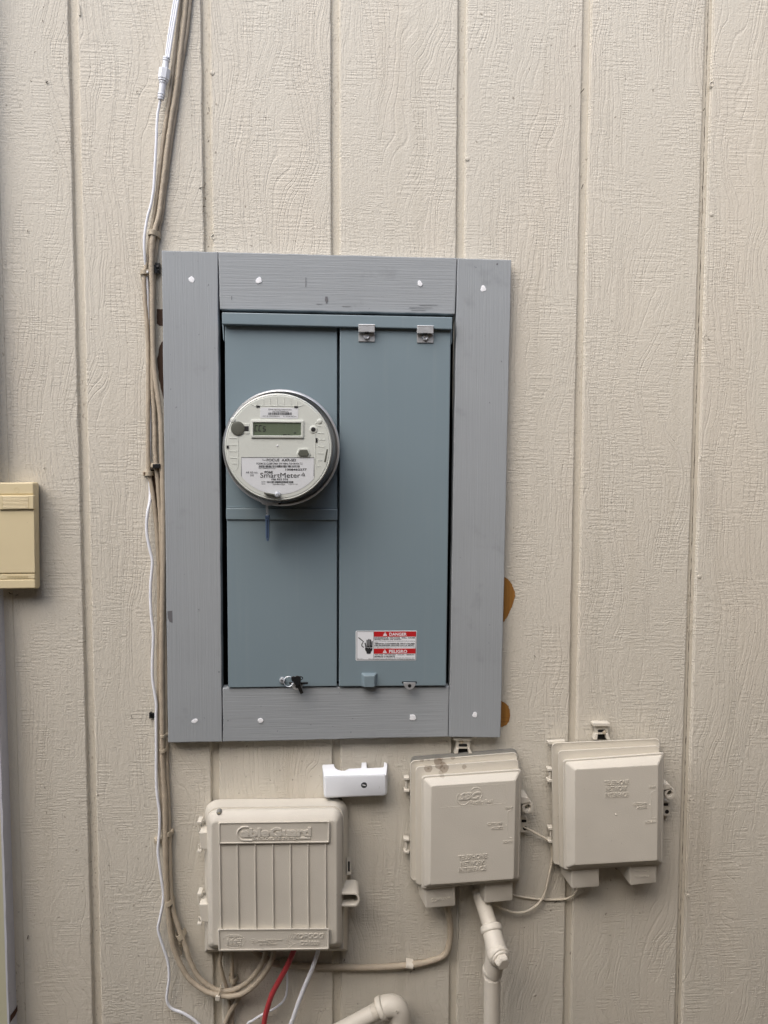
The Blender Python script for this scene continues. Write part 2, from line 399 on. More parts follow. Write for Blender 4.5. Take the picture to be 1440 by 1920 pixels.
# ------------------------------------------------------------------ grooved plywood siding
P = 0.2032; GD = .0064; GW = .0138; BV = .0030
wall = thing('siding_wall', 'beige painted wood siding with vertical grooves behind the electrical panel', 'wall', (0, 0, 0))
HX0, HX1 = -.1795, .2005
HZ0, HZ1 = W(600, 1296, .02).z-.006, W(600, 575, .02).z+.006
def zrows():
    z = .02; out = []
    while z < 3.0: out.append(z); z += .02
    return sorted([q for q in out if abs(q-HZ0) > .006 and abs(q-HZ1) > .006]+[HZ0, HZ1])
ROWS = zrows()
def strip_mesh(cols, hole):
    """cols(z) -> list of (x, depth) across; faces inside the panel cutout are left open"""
    mb = MB(); grid = [mb.add([Vector((x, -d, z)) for x, d in cols(z)]) for z in ROWS]
    for r in range(len(ROWS)-1):
        zm = (ROWS[r]+ROWS[r+1])/2
        for c in range(len(grid[0])-1):
            xm = sum(mb.v[i].x for i in (grid[r][c], grid[r][c+1]))/2
            if hole and HZ0 < zm < HZ1 and HX0 < xm < HX1: continue
            mb.f.append([grid[r][c], grid[r][c+1], grid[r+1][c+1], grid[r+1][c]])
    return mb
rw = random.Random(3)
jit = {}
def J(k, z, s):
    q = (k, round(z, 3), s)
    if q not in jit: jit[q] = rw.uniform(-1, 1)*.0004
    return jit[q]
KMIN, KMAX = -4, 6
for k in range(KMIN, KMAX):
    x0, x1 = k*P+GW, (k+1)*P
    hx = [h for h in (HX0, HX1) if x0+.002 < h < x1-.002]
    def cols(z, k=k, x0=x0, x1=x1, hx=hx):
        a = x0+J(k, z, 0); b = x1+J(k+1, z, 1)
        return [(a-.0002, -GD-.001), (a, -.0040), (a+.0020, -.0030), (a+.0026, -.0007), (a+.0034, 0)] + [(h, 0) for h in hx] + [(b-.0008, 0), (b+.0004, -.0007), (b+BV, -GD-.001)]
    part('siding_board', strip_mesh(cols, True), M['siding'], wall, smooth=18, recalc=False)
for k in range(KMIN+1, KMAX):
    x = k*P
    part('groove', strip_mesh(lambda z, x=x: [(x+.002, -GD), (x+GW+.002, -GD)], True), M['groove'], wall, recalc=False)
# open sheet joint in the groove on the right: broken dark gap
rn = random.Random(5); z = .3
mbs = MB(); L = []; Q = []
while z < 2.8:
    x = 3*P+.0085+rn.uniform(-.0003, .0003); wv = max(.00012, rn.gauss(.0007, .00035))
    L.append((x-wv/2, GD-.0003, z)); Q.append((x+wv/2, GD-.0003, z)); z += rn.uniform(.003, .011)
for i in range(len(L)-1): mbs.face([L[i], Q[i], Q[i+1], L[i+1]])
part('joint_gap', mbs, M['debris'], wall, recalc=False)
# cavity behind the cutout, coloured near-black in place of the shade inside
x0, x1, z0, z1, yb = HX0, HX1, HZ0, HZ1, .13
mb = MB()
a = [(x0-.004, .001, z0-.004), (x1+.004, .001, z0-.004), (x1+.004, .001, z1+.004), (x0-.004, .001, z1+.004)]
mb.loft([a, [(p[0], yb, p[2]) for p in a]], cap0=False, cap1=True)
part('wall_cavity', mb, M['cavity'], wall, recalc=False)
# nail heads set in the paint
NAILS = [(398, 137), (401, 444), (1335, 158), (1334, 402), (1324, 633), (1317, 861), (1311, 1081), (1304, 1281), (1296, 1497), (1290, 1680), (1284, 1891),
         (861, 1866), (876, 298), (974, 1357)]
for i, (px, py) in enumerate(NAILS):
    c = W(px, py); rr = .0036
    mb = MB().lathe(Vector((c.x, 0, c.z)), [(rr*1.35, -.0002), (rr*1.05, .0004), (rr, -.0006), (rr*.3, -.0009), (.00002, -.0009)] if i % 3 else [(rr, -.0002), (rr*.9, .0009), (rr*.5, .0013), (.00002, .0014)], 14, cap0=False, cap1=False)
    part('nail_head', mb, M['siding'], wall)
part('staple', MB().tube(path([(148, 8, .001), (149.5, 18, .0016), (150.5, 27, .0016), (148.5, 29.5, .001)], sub=4), .0008, 6), M['groove'], wall)
# bare wood left unpainted around the old panel outline
def patch(pts, mat, d=.0006):
    rp = random.Random(len(pts)); q = []
    for i, (x, y) in enumerate(pts):
        x2, y2 = pts[(i+1) % len(pts)]
        for k in range(4): q.append((x+(x2-x)*k/4+rp.uniform(-.55, .55), y+(y2-y)*k/4+rp.uniform(-.6, .6)))
    part('bare_wood_patch', MB().face([W(x, y, d) for x, y in q]), mat, wall, label='bare brown wood showing beside the grey frame')
patch([(930, 1078), (944, 1081), (950, 1084), (956.5, 1090), (961, 1099), (965.5, 1110), (966, 1118), (963, 1127), (960.5, 1136), (956, 1146), (951, 1157), (946, 1164), (943, 1168), (930, 1166)], M['bare'])
patch([(928, 1314), (941, 1314.5), (948, 1319), (953, 1323), (956, 1333), (956.5, 1344), (954, 1353), (950, 1359), (941, 1363.5), (928, 1362)], M['bare'])
patch([(294, 579), (316, 579), (316, 612), (300, 611), (294, 606)], M['darkbare'])
patch([(304, 640), (318, 640), (318, 760), (310, 760), (303, 735), (297, 705), (295, 672), (299, 650)], M['darkbare'])
patch([(283, 880), (320, 880), (320, 1002), (297, 1002), (290, 930)], M['darkbare'])
# debris: bits caught in grooves and web tangles
rn = random.Random(11)
for (px, py) in [(384, 345), (385, 372), (383, 388), (378, 352), (381, 396), (391, 265), (392, 205), (1092, 170), (1320, 205), (1092, 350), (88, 154), (52, 433), (84, 878), (258, 173), (247, 1343), (1003, 1230), (36, 1710), (52, 1757), (636, 1806), (628, 1812), (645, 1800), (776, 1818), (770, 1822), (10, 905), (36, 906), (20, 1112), (32, 1116), (1042, 1690)]:
    c = W(px, py, .001); mb = MB(); a = rn.uniform(0, 3.14); L = rn.uniform(.0015, .004)
    q = Vector((math.cos(a), -.2, math.sin(a)))
    mb.tube(spline([c-q*L, c+Vector((rn.uniform(-.001, .001), -.0012, rn.uniform(-.001, .001))), c+q*L], 3), rn.uniform(.0003, .0007), 5)
    part('debris', mb, M['debris'], wall)

# ------------------------------------------------------------------ door casing at the left edge
c0 = W(35, 1920, 0.0)
cas = thing('door_casing', 'door casing with pale whitewashed edge at the lower left border', 'casing', (c0.x-.05, 0, .02))
XR = c0.x; CDp = .031
mb = MB().box((XR-.11, 0, .02), (XR-.0012, -CDp, 2.9)); part('casing_face', mb, M['casingface'], cas, bevel=.0015)
rows = [.02+.02*i for i in range(145)]
rn = random.Random(2)
mb = MB(); g = []
for zz in rows:
    j = rn.uniform(-.0006, .0006); g.append(mb.add([(XR-.002, .001, zz), (XR+j*.4, .001, zz), (XR+j*.4, -CDp+.002, zz), (XR-.001+j, -CDp-.0008, zz), (XR-.004, -CDp-.0010, zz)]))
for a, b in zip(g, g[1:]):
    for i in range(4): mb.f.append([a[i], a[i+1], b[i+1], b[i]])
part('edge_strip', mb, M['casing'], cas, recalc=True)
mb = MB().loft([[(XR, .0005, zz), (XR+.013, .0005, zz), (XR+.0115, -.0012, zz), (XR+.003, -.003, zz), (XR, -.006, zz)] for zz in (.02, 2.9)])
part('caulk_bead', mb, M['groove'], cas)
q = W(27, 1886, 0); mb = MB()
mb.face([Vector((XR+.0016, -.030+.001*i % 3*.001, q.z+.006-.0) if False else (XR+.0011, -yy, q.z+zz)) for i, (yy, zz) in enumerate([(.004, .006), (.012, .004), (.02, .0055), (.031, .007), (.033, -.004), (.024, -.005), (.014, -.0065), (.005, -.0045)])])
part('rust_stain', mb, M['rust'], cas)

# ------------------------------------------------------------------ cream box at the left edge
D = .030
jb = thing('junction_box', 'yellowed cream plastic box with ribbed thumb grip at left border', 'box', W(30, 1103, 0))
back = [(-6, 906), (74, 905), (76, 1102), (-6, 1104)]
def jring(c, d, r): return rquad(c, d, r, 4)
mb = MB().loft([jring([(-6, 906), (72.5, 905), (75, 1102), (-6, 1104)], .002, 4), jring([(-6, 905), (72, 904), (74.5, 1103), (-6, 1105)], .016, 4),
                jring([(-6, 905), (64, 904), (66.5, 1104), (-6, 1105)], D-.003, 4), jring([(-6, 907), (62, 906), (64.5, 1102), (-6, 1103)], D-.001, 3)])
part('housing', mb, M['cream'], jb, bevel=.0006)
part('cover_plate', slab([(-6, 957), (63.5, 957), (65.5, 1074), (-6, 1074.5)], D-.004, D+.0008, 1, .8), M['cream'], jb)
part('end_cap', slab([(-6, 905.5), (62.5, 904.8), (63, 927.0), (-6, 927.5)], D-.004, D+.0004, 3, 2), M['cream'], jb)
part('bottom_lip', slab([(-6, 1087.5), (65.5, 1087), (66, 1102.5), (-6, 1103.5)], D-.004, D+.0009, 2, 1.2), M['cream'], jb)
g = part('thumb_grip', slab([(-4, 929.5), (62.5, 928.6), (63, 954.5), (-4, 955.5)], D-.004, D+.0042, 1.5, 1.2), M['cream'], jb)
for i in range(9):
    y = 932.5+i*2.55
    part('rib', MB().tube([W(5, y, D+.0041), W(52.5, y-.4, D+.0041)], .00075, 6), M['cream'], g)
for x in (4.2, 53.6): part('grip_edge', MB().tube([W(x, 930.5, D+.0040), W(x+.3, 955, D+.0040)], .0004, 6), M['creamtext'], g)
np_ = part('name_plate', slab([(-6, 1077.5), (65, 1077), (65, 1085), (-6, 1086)], D-.004, D+.0002, .5, .6), M['cream'], jb)
mb = MB(); 
for i in range(14): mb.face([W(14+i*2.8, 1079.6, D+.0006), W(15.8+i*2.8, 1079.6, D+.0006), W(15.8+i*2.8, 1083.6, D+.0006), W(14+i*2.8, 1083.6, D+.0006)])
part('moulded_lettering', mb, M['creamtext'], np_)
mb = MB(); mb.tube(spline([*disc(31.7, 918.5, D+.0004, 4.2, 16), disc(31.7, 918.5, D+.0004, 4.2, 16)[0]], 1), .0003, 5); part('moulded_ring', mb, M['creamtext'], jb)

# ------------------------------------------------------------------ grey painted timber frame
FD = .021
fr_ = thing('panel_frame', 'grey painted wooden board frame surrounding the electrical panel', 'frame', W(627, 1388, 0))
def board(c, mat, d0=.0006, d1=FD, seed=0):
    rn = random.Random(seed); rings = []
    P4 = [W(x, y, d1) for x, y in c]; e = .0013; n = 26
    per = []
    for i in range(4):
        a, b = P4[i], P4[(i+1) % 4]
        m_ = n if (b-a).length > .2 else 5
        for k in range(m_): per.append(a.lerp(b, k/m_))
    cen = sum(P4, Vector())/4
    wob = [Vector((rn.uniform(-1, 1), 0, rn.uniform(-1, 1)))*.00035 for _ in per]
    def ringat(y, e_): 
        out = []
        for p, q in zip(per, wob):
            v = p+q; s_ = Vector((cen.x-v.x, 0, cen.z-v.z)); sx = math.copysign(min(e_, abs(s_.x)), s_.x); sz = math.copysign(min(e_, abs(s_.z)), s_.z)
            out.append(Vector((v.x+sx, -y, v.z+sz)))
        return out
    mb = MB().loft([ringat(d0, 0), ringat(d1-.0013, 0), ringat(d1-.0004, .0004), ringat(d1, .0012), ringat(d1, .0018)])
    return mb
part('frame_board', board([(303, 469.5), (408, 472), (416.6, 1391), (315, 1392.5)], M['frame_v'], seed=1), M['frame_v'], fr_, 30)
part('frame_board', board([(857.8, 484), (959, 487), (938.5, 1383), (841.5, 1382)], M['frame_v'], seed=2), M['frame_v'], fr_, 30)
part('frame_board', board([(408.9, 472.2), (856.6, 483.8), (852.9, 589), (412.4, 579.5)], M['frame_h'], d1=FD-.0006, seed=3), M['frame_h'], fr_, 30)
part('frame_board', board([(417.4, 1290), (842, 1287), (840.6, 1381.6), (417.8, 1391)], M['frame_h'], d1=FD-.0008, seed=4), M['frame_h'], fr_, 30)
for i, (px, py) in enumerate([(359, 524), (486, 526), (787, 532), (906, 541), (365, 1351), (488, 1350), (773, 1345), (890, 1339)]):
    rn = random.Random(40+i); n = 18; c = W(px, py, FD)
    rr = [(5.3/PXM)*(1+rn.uniform(-.5, .5)) for _ in range(n)]
    rr = [(rr[k]+rr[k-1]+rr[(k+1) % n])/3 for k in range(n)]
    def rg(s_, y): return [c+Vector((math.cos(2*math.pi*k/n)*rr[k]*s_*1.05, -y, math.sin(2*math.pi*k/n)*rr[k]*s_)) for k in range(n)]
    part('nail_putty', MB().loft([rg(1.0, -.0006), rg(.96, .0004), rg(.6, .0007), rg(.2, .0005)], False, True), M['putty'], fr_)
def scuff(pts, mat=None): part('scuff', MB().face([W(x, y, FD+.0002) for x, y in pts]), mat or M['greyink'], fr_)
scuff([(610, 556), (614, 556), (615, 563), (612.5, 569.5), (609, 563)])
scuff([(314, 1146), (323, 1145), (323.5, 1168), (318, 1166), (314.5, 1158)])
scuff([(931, 494), (934, 493.5), (933.5, 497), (930.5, 496.5)])
for (x0, x1, y) in [(766, 812, 576.4), (770, 800, 581), (784, 822, 571.5), (640, 660, 574), (592, 606, 569.8)]:
    scuff([(x0, y), (x1, y+.4), (x1-4, y+1.0), (x0+3, y+.9)])
for (x, y0, y1) in [(434, 555, 562), (573, 520, 538)]: scuff([(x, y0), (x+1, y0), (x+.8, y1), (x-.2, y1)])

# ------------------------------------------------------------------ electrical panel
pn = thing('electrical_panel', 'blue grey steel electrical meter panel with two doors inside the frame', 'electrical panel', W(632, 1288, 0))
def wbox(c, d0, d1, mat_, name, parent, r=1.2, edge=1.2, bevel=0): return part(name, slab(c, d0, d1, r, edge), mat_, parent, bevel=bevel)
a = [W(*p, .02) for p in [(421, 600), (845, 606), (838, 1286), (427, 1288)]]
mb = MB().loft([[Vector((p.x, .0105, p.z)) for p in a], [Vector((p.x, .10, p.z)) for p in a]]); part('cabinet', mb, M['steel'], pn)
wbox([(421.5, 604), (632, 608), (632, 960), (424.2, 958)], -.012, .0215, M['steel'], 'meter_cover', pn)
ld = wbox([(425.2, 968), (631.8, 970), (631.6, 1286.5), (427.8, 1289.5)], -.012, .0235, M['steel'], 'lower_door', pn)
wbox([(423.6, 952.5), (632.8, 954.5), (632.8, 976), (423.8, 974.3)], -.005, .0265, M['steel'], 'cover_band', pn, r=1.5, edge=1.6)
part('band_flange', slab([(425, 950.6), (632, 952.6), (632, 953.6), (425, 951.6)], .018, .0245, .3, .3), M['steel'], pn)
rd = wbox([(637.2, 606), (845.5, 612), (836.5, 1286), (635.4, 1287.5)], -.012, .0255, M['steel'], 'breaker_door', pn, r=2, edge=1.8)
wbox([(416, 585.5), (848.5, 594.5), (848, 617.5), (416.2, 607.5)], -.02, .0335, M['steel'], 'hood', pn, r=1.5, edge=1.5)
for s_, c in (('l', [(416.5, 606), (419.5, 606), (420.5, 640), (418.5, 636)]), ('r', [(845.5, 615), (848, 615), (847.5, 642), (845.6, 646)])):
    part('hood_return', slab(c, -.02, .020, .3, .4), M['steel'], pn)
for (x, y) in ((687.5, 607.5), (797.5, 609.8)):
    tb = part('latch_tab', slab([(x-15.3, y), (x+15.3, y+.5), (x+15.4, y+15.5), (x-15.4, y+15)], .030, .0365, .8, .8), M['galv'], pn)
    part('tab_plate', slab([(x-15.3, y+16), (x+15.4, y+16.4), (x+15.2, y+33), (x-15.4, y+32.6)], .0256, .0275, .6, .5), M['galv'], tb)
    part('tab_lip', MB().tube([W(x-15.2, y+1.2, .0362), W(x+15.2, y+1.7, .0362)], .0009, 8), M['galv'], tb)
    part('slot', slab(rect(x-4, y+14.0, x+4, y+16.5), .028, .0369, .3, .3), M['black'], tb)
    sc = part('washer', knob(x, y+23.5, .0274, .0285, 6.2, 18, .3), M['zinc'], tb)
    c = W(x, y+23.5, .03); part('screw', MB().lathe(Vector((c.x, 0, c.z)), [(.0044, .028), (.0044, .0312), (.0035, .0320), (.0022, .0312), (.00002, .0310)], 6, cap0=False, cap1=False), M['zinc'], tb, smooth=20)
# pull bump and hasps on the door bottoms
c4 = [(677.5, 1261.5), (707, 1261.2), (707, 1287), (677.5, 1287.3)]
mb = MB().loft([rquad(c4, .0250, 2), rquad([(677.7, 1262), (706.8, 1261.7), (706.8, 1287), (677.8, 1287.3)], .027, 2), rquad([(683, 1267.5), (702, 1267), (702, 1288.4), (683, 1288.6)], .0345, 2)])
part('door_pull', mb, M['steel'], rd, smooth=50, bevel=.0006)
def hasp(cx, cyy, parent, d):
    wv = 11.5; ring = [(cx-wv*1.15, cyy-1.2), (cx+wv*1.15, cyy-1.6)]
    part('hasp_slot', slab(rect(cx-14.5, cyy-4.2, cx+13.5, cyy-.4), d-.002, d+.0004, .5, .3), M['black'], parent)
    n = 14; out = [(cx+math.cos(math.pi*k/n)*wv, cyy-2+math.sin(math.pi*k/n)*13) for k in range(n+1)]
    f = [W(x, y, d+.0095) for x, y in out]; b = [Vector((p.x, p.y+.0016, p.z)) for p in f]
    h = part('hasp', MB().loft([b, f]), M['galv'], parent, bevel=.0003)
    part('hasp_hole', MB().face(disc(cx, cyy+4, d+.0098, 3.4, 16)), M['black'], h)
hasp(768, 1282, rd, .0255)
hasp(557, 1283, ld, .0235)
sk = part('seal_screw', knob(529, 1276.5, .0235, .029, 5.6, 16, .4), M['zinc'], ld)
part('slot', slab(rect(526, 1275.4, 532, 1277.4), .026, .0292, .2, .2), M['black'], sk)

# warning label on the breaker door
LD = .0259
lb = part('warning_label', slab([(667, 1183), (781.8, 1182.6), (780.3, 1238.2), (667, 1238.8)], .0253, LD, 2, .4), M['label'], rd, label='white and red DANGER PELIGRO warning label')
def flat(name, c, mat, parent, d): return part(name, MB().face([W(x, y, d) for x, y in c]), mat, parent)
L1 = LD+.00015; L2 = LD+.0003
flat('red_band', [(701.3, 1184.2), (780.2, 1183.8), (779.9, 1193.6), (701.3, 1194)], M['red'], lb, L1)
flat('red_band', [(701.2, 1216.2), (779.3, 1215.8), (779, 1225.4), (701.2, 1225.9)], M['red'], lb, L1)
mb = MB()
for pts in ([(669.2, 1184.4), (780.4, 1184)], [(669.2, 1184.4), (669.2, 1237)], [(669.2, 1237), (779, 1236.6)], [(780.4, 1184), (779, 1236.6)], [(700.8, 1184.3), (700.8, 1236.8)]):
    q = stroke(pts, .8, L1-.00005); i0 = len(mb.v); mb.v += q.v; mb.f += [[i+i0 for i in f] for f in q.f]
part('border_line', mb, M['ink'], lb)
mb = PT('white_lettering', M['label'], lb); tx(mb, 'DANGER', 730, 762.5, 1186.2, 1192.2, L2, bold=.025); tx(mb, 'PELIGRO', 729.5, 763.5, 1218.3, 1224.3, L2, bold=.025)
for x, y in ((722, 1185.2), (721.5, 1217.2)):
    tg = part('warning_triangle', MB().face([W(x-4, y+7, L2), W(x+4, y+7, L2), W(x, y, L2)]), M['label'], lb)
    part('exclamation_mark', MB().face([W(x-.5, y+2.2, L2+.0001), W(x+.5, y+2.2, L2+.0001), W(x+.35, y+5, L2+.0001), W(x-.35, y+5, L2+.0001)]), M['red'], lb)
mb = PT('fine_print', M['ink'], lb)
for s_, y, x1, h, bo in [('HAZARDOUS  VOLTAGE.  WILL  CAUSE', 1194.6, 778, 2.5, .03), ('SEVERE INJURY OR DEATH.', 1197.8, 753, 2.5, .03), ('Turn OFF power supplying this equipment before working', 1201, 778, 2.1, .0), ('inside.', 1203.8, 710, 2, 0),
                     ('TENSION DANGEREUSE. PEUT CAUSER', 1205.5, 778, 2.5, .03), ('DES BLESSURES GRAVES OU LA MORT.', 1208.7, 778, 2.5, .03), ("Couper l'alimentation electrique de cet equipement avant", 1211.8, 778, 2, 0), ("d'y effectuer des travaux.", 1214.0, 734, 1.8, 0),
                     ('VOLTAJE  PELIGROSO.  CAUSA  HERIDAS', 1226.6, 777, 2.5, .03), ('SEVERAS O MUERTE.', 1229.7, 741, 2.5, .03), ('Desconecte el suministro de energia que alimenta este', 1232.6, 777, 1.9, 0), ('equipo antes de trabajar en el interior del mismo.', 1234.7, 777, 1.8, 0)]:
    tx(mb, s_, 702.2, x1, y, y+h, L2, bold=bo)
tx(mb, '48-1124-5', 670, 681, 1234.4, 1235.8, L2); tx(mb, 'REV. 02', 691, 699, 1234.4, 1235.8, L2)
mb = MB()
def cap2(x0, y0, x1, y1, r, d=L2):
    a = math.atan2(y1-y0, x1-x0); out = []
    for k in range(9): t_ = a+math.pi/2+math.pi*k/8; out.append((x0+r*math.cos(t_), y0+r*math.sin(t_)))
    for k in range(9): t_ = a-math.pi/2+math.pi*k/8; out.append((x1+r*math.cos(t_), y1+r*math.sin(t_)))
    mb.face([W(x, y, d) for x, y in out])
for i, (x0, y0, x1, y1) in enumerate([(688.3, 1200.5, 688.6, 1212), (691.6, 1199, 691.6, 1212), (694.6, 1200, 694.4, 1212), (697.6, 1203, 697.0, 1212)]): cap2(x0, y0, x1, y1, 1.15, L2+.00002*i)
cap2(684.6, 1206, 686.4, 1213.5, 1.1, L2+.0001)
mb.face([W(x, y, L2+.00012) for x, y in [(684.6, 1211), (698.4, 1211), (698.3, 1219), (695.2, 1222.3), (694.6, 1225.6), (687.6, 1225.6), (687, 1222.3), (684.4, 1218.5)]])
q = stroke([(672, 1195.6), (675.5, 1198), (681.5, 1203), (678.8, 1207), (678.2, 1211), (682, 1214)], 1.7, L2); i0 = len(mb.v); mb.v += q.v; mb.f += [[i+i0 for i in f] for f in q.f]
part('hand_pictogram', mb, M['ink'], lb)
part('spark_line', stroke([(683, 1213.8), (688, 1213), (690.5, 1215), (693, 1212.8), (694.5, 1215), (699, 1214.2)], .7, L2+.0003), M['label'], lb)

# ------------------------------------------------------------------ electric meter
RC = W(528.3, 840.2, .040); RC = Vector((RC.x, 0, RC.z))
mt = thing('electric_meter', 'round glass covered electric meter with grey face and lcd', 'electric meter', Vector((RC.x, 0, RC.z)))
part('socket_base', MB().lathe(RC, [(.0885, .0205), (.0885, .030), (.080, .034), (.080, .044)], 64), M['galv'], mt)
part('sealing_ring', MB().lathe(RC, [(.0885, .030), (.0912, .031), (.0921, .034), (.0921, .044), (.0912, .0475), (.0885, .0485), (.0875, .046), (.0875, .034)], 80, cap0=False, cap1=False), M['galv'], mt, smooth=60)
part('meter_chassis', MB().lathe(RC, [(.0790, .044), (.0790, .062), (.060, .064), (.060, .100), (.0762, .1005), (.0762, .104)], 64), M['black'], mt)
FD_ = .1055
fp = part('faceplate', MB().lathe(RC, [(.0768, .0995), (.0768, .1046), (.0760, FD_), (.0001, FD_)], 80, cap0=True, cap1=False), M['face'], mt, smooth=25)
part('face_rim', MB().lathe(RC, [(.0800, .096), (.0800, .1035), (.0785, .1052), (.0765, .1046), (.0765, .096)], 80, cap0=False, cap1=False), M['face'], mt, smooth=50)
part('clear_cover', MB().lathe(RC, [(.0872, .047), (.0868, .052), (.0845, .060), (.0832, .104), (.0822, .1095), (.0798, .1130), (.0760, .1145), (.0, .1152)], 96, cap0=False, cap1=False), M['glass'], mt, smooth=80)
f1 = FD_+.0004; f2 = FD_+.0008; f3 = FD_+.0012
# lower white plate with circular bottom
cen = Vector((RC.x, 0, RC.z)); rl = .0705
a0 = W(452.5, 857.5, f1); a1 = W(588.6, 858, f1)
def onarc(xw): return cen.z-math.sqrt(max(rl*rl-(xw-cen.x)**2, 0))
pts = [a0, a1]; xs = [a1.x+(a0.x-a1.x)*k/28 for k in range(29)]
pts += [Vector((xx, -f1, onarc(xx))) for xx in xs]
pl = part('data_plate', MB().loft([[Vector((p.x, -FD_+.0003, p.z)) for p in pts], pts]), M['label'], fp, label='white printed lower data plate')
part('plate_line', stroke([(452.5, 893), (452.5, 857.5), (588.6, 858), (588.6, 893)], .9, f2), M['greyink'], pl)
tp = part('top_label', slab([(488, 764.2), (559, 765.3), (559, 785.2), (488, 784)], FD_-.0003, f1, .5, .3), M['label'], fp)
mb = PT('lettering', M['ink'], tp)
tx(mb, 'Silver Spring Networks', 503, 546.5, 766.4, 769.2, f2, tilt=-.5, bold=.01); tx(mb, '001350010F80E416', 511, 540.5, 770.1, 772.3, f2, tilt=-.4)
tx(mb, 'FCC ID: OWS-NIC514', 493, 524, 779, 781.5, f2, tilt=-.3); tx(mb, 'IC: 5975A-NIC514', 531, 555.5, 779.3, 781.8, f2, tilt=-.3)
barcode(mb, 503, 548, 773.3, 777.8, f2, 40, 3)
mb = PT('lettering', M['ink'], pl)
tx(mb, 'Type', 491, 499, 861, 864.4, f2); tx(mb, 'FOCUS  AXR-SD', 500, 555, 860, 865, f2, bold=.022)
tx(mb, 'FORM 2S CL200 240V 3W 60Hz TA=30 Kh 7.2', 481, 567, 867.3, 871, f2, bold=.012)
barcode(mb, 485.5, 563.5, 872.4, 876.4, f2, 60, 9)
tx(mb, '*0011008462277LGS*', 484.5, 517.5, 877, 879.2, f2); tx(mb, '1008462277', 535, 575, 878.3, 882.3, f2, bold=.02)
tx(mb, 'AR 60 min.', 461, 484, 883.8, 887.6, f2); tx(mb, 'DG', 469, 475.5, 889.6, 893, f2)
tx(mb, 'PG&E', 496, 511.5, 883, 887.6, f2, bold=.03); tx(mb, 'SmartMeter', 487.8, 563, 886.4, 895.6, f2)
tx(mb, '108 832 576', 509, 540, 897, 900.4, f2, bold=.02); barcode(mb, 500.5, 551, 902, 905.6, f2, 44, 5)
tx(mb, 'Landis+Gyr', 512, 535, 906.6, 910, f2, bold=.01); tx(mb, 'MADE IN USA', 541, 558, 906.8, 908.8, f2); tx(mb, 'LINE', 490, 497.5, 902.3, 904, f2); tx(mb, '1212', 490, 497, 906, 908, f2)
for i, r_ in enumerate((2.6, 5.0, 7.4)):
    part('radio_wave_mark', stroke([(563.6+r_*math.cos(R(t_)), 892-r_*math.sin(R(t_))) for t_ in range(-8, 62, 10)], 1.1, f2), M['ink'], pl)
# lcd window in its raised bezel
oc = [(470.3, 787), (569.4, 788), (569.2, 821.6), (470.6, 820.8)]; ic = [(475, 792), (564.4, 792.8), (564.2, 816.8), (475.2, 816.2)]
bz = part('display_bezel', MB().loft([rquad(oc, FD_-.0004, 1), rquad(oc, FD_+.0018, 1), rquad(inset(oc, 1), FD_+.0022, 1), rquad(inset(ic, -.8), FD_+.0022, 1), rquad(ic, FD_+.0002, 1)], True, True), M['face'], fp)
lc = part('display', slab(ic, FD_+.0001, FD_+.0005, .3, .2), M['lcd'], fp, label='grey green lcd window reading CCS')
mb = MB()
def seg(x, y, w_, h, on, sh=1.0):
    p = {'a': [(x+sh, y), (x+w_+sh, y)], 'f': [(x+sh, y), (x+sh/2, y+h/2)], 'e': [(x+sh/2, y+h/2), (x, y+h)], 'd': [(x, y+h), (x+w_, y+h)], 'g': [(x+sh/2, y+h/2), (x+w_+sh/2, y+h/2)], 'b': [(x+w_+sh, y), (x+w_+sh/2, y+h/2)], 'c': [(x+w_+sh/2, y+h/2), (x+w_, y+h)]}
    for k in on:
        part('lcd_segment', stroke(p[k], 1.5, FD_+.0008), M['ink'], lc)
seg(477.8, 797.8, 4.2, 10.4, 'afed'); seg(485.2, 797.8, 4.2, 10.4, 'afed'); seg(492.8, 800.2, 4.2, 8.2, 'afgcd')
for (x0, x1, y) in ((531, 537, 815.2), (539.5, 543, 815.4), (551, 555, 811.8)):
    part('lcd_segment', stroke([(x0, y), (x1, y)], 1.6, FD_+.0008), M['ink'], lc)
# ports, buttons and tabs
part('port_recess', slab(rect(452, 793.5, 468, 813.5), FD_-.0004, FD_+.0006, 1, .5), M['face'], fp)
part('optical_port', knob(445.6, 803, FD_-.001, FD_+.0022, 11.6, 32, .2), M['facedark'], fp)
part('port_window', slab(rect(456, 799, 466.4, 808.4), FD_, FD_+.0009, .4, .3), M['ink'], fp)
part('sensor_collar', knob(587.4, 805.2, FD_-.001, FD_+.0012, 6.8, 24, .3), M['face'], fp)
part('sensor', knob(587.4, 805.2, FD_, FD_+.0016, 4.0, 20, .2), M['ink'], fp)
part('moulding_dot', knob(520, 835.8, FD_-.001, FD_+.0012, 1.7, 12, .5), M['label'], fp)
def octa(cx, cyy, w_, h, k=.28): return [(cx-w_+w_*2*k*.6, cyy-h), (cx+w_-w_*2*k*.6, cyy-h), (cx+w_, cyy+h*.35), (cx+w_*.72, cyy+h), (cx-w_*.72, cyy+h), (cx-w_, cyy+h*.35)]
def octpart(name, pts, d0, d1, mat): return part(name, MB().loft([[W(x, y, d0) for x, y in pts], [W(x, y, d1) for x, y in pts]]), mat, fp, bevel=.0005)
octpart('button_collar', octa(569, 849.2, 13.4, 8.6), FD_-.0004, FD_+.0014, M['face'])
octpart('reset_button', octa(569, 849.2, 10.4, 6.0), FD_, FD_+.0030, M['facedark'])
for (x, y, w_, h) in ((483.6, 762, 3.3, 1.8), (555.2, 763.2, 3.3, 1.8), (593.4, 825.5, 1.9, 4.1), (426.8, 838.2, 2.1, 2.8)):
    part('black_tab', slab(rect(x-w_, y-h, x+w_, y+h), FD_-.0004, FD_+.0009, .2, .2), M['ink'], fp)
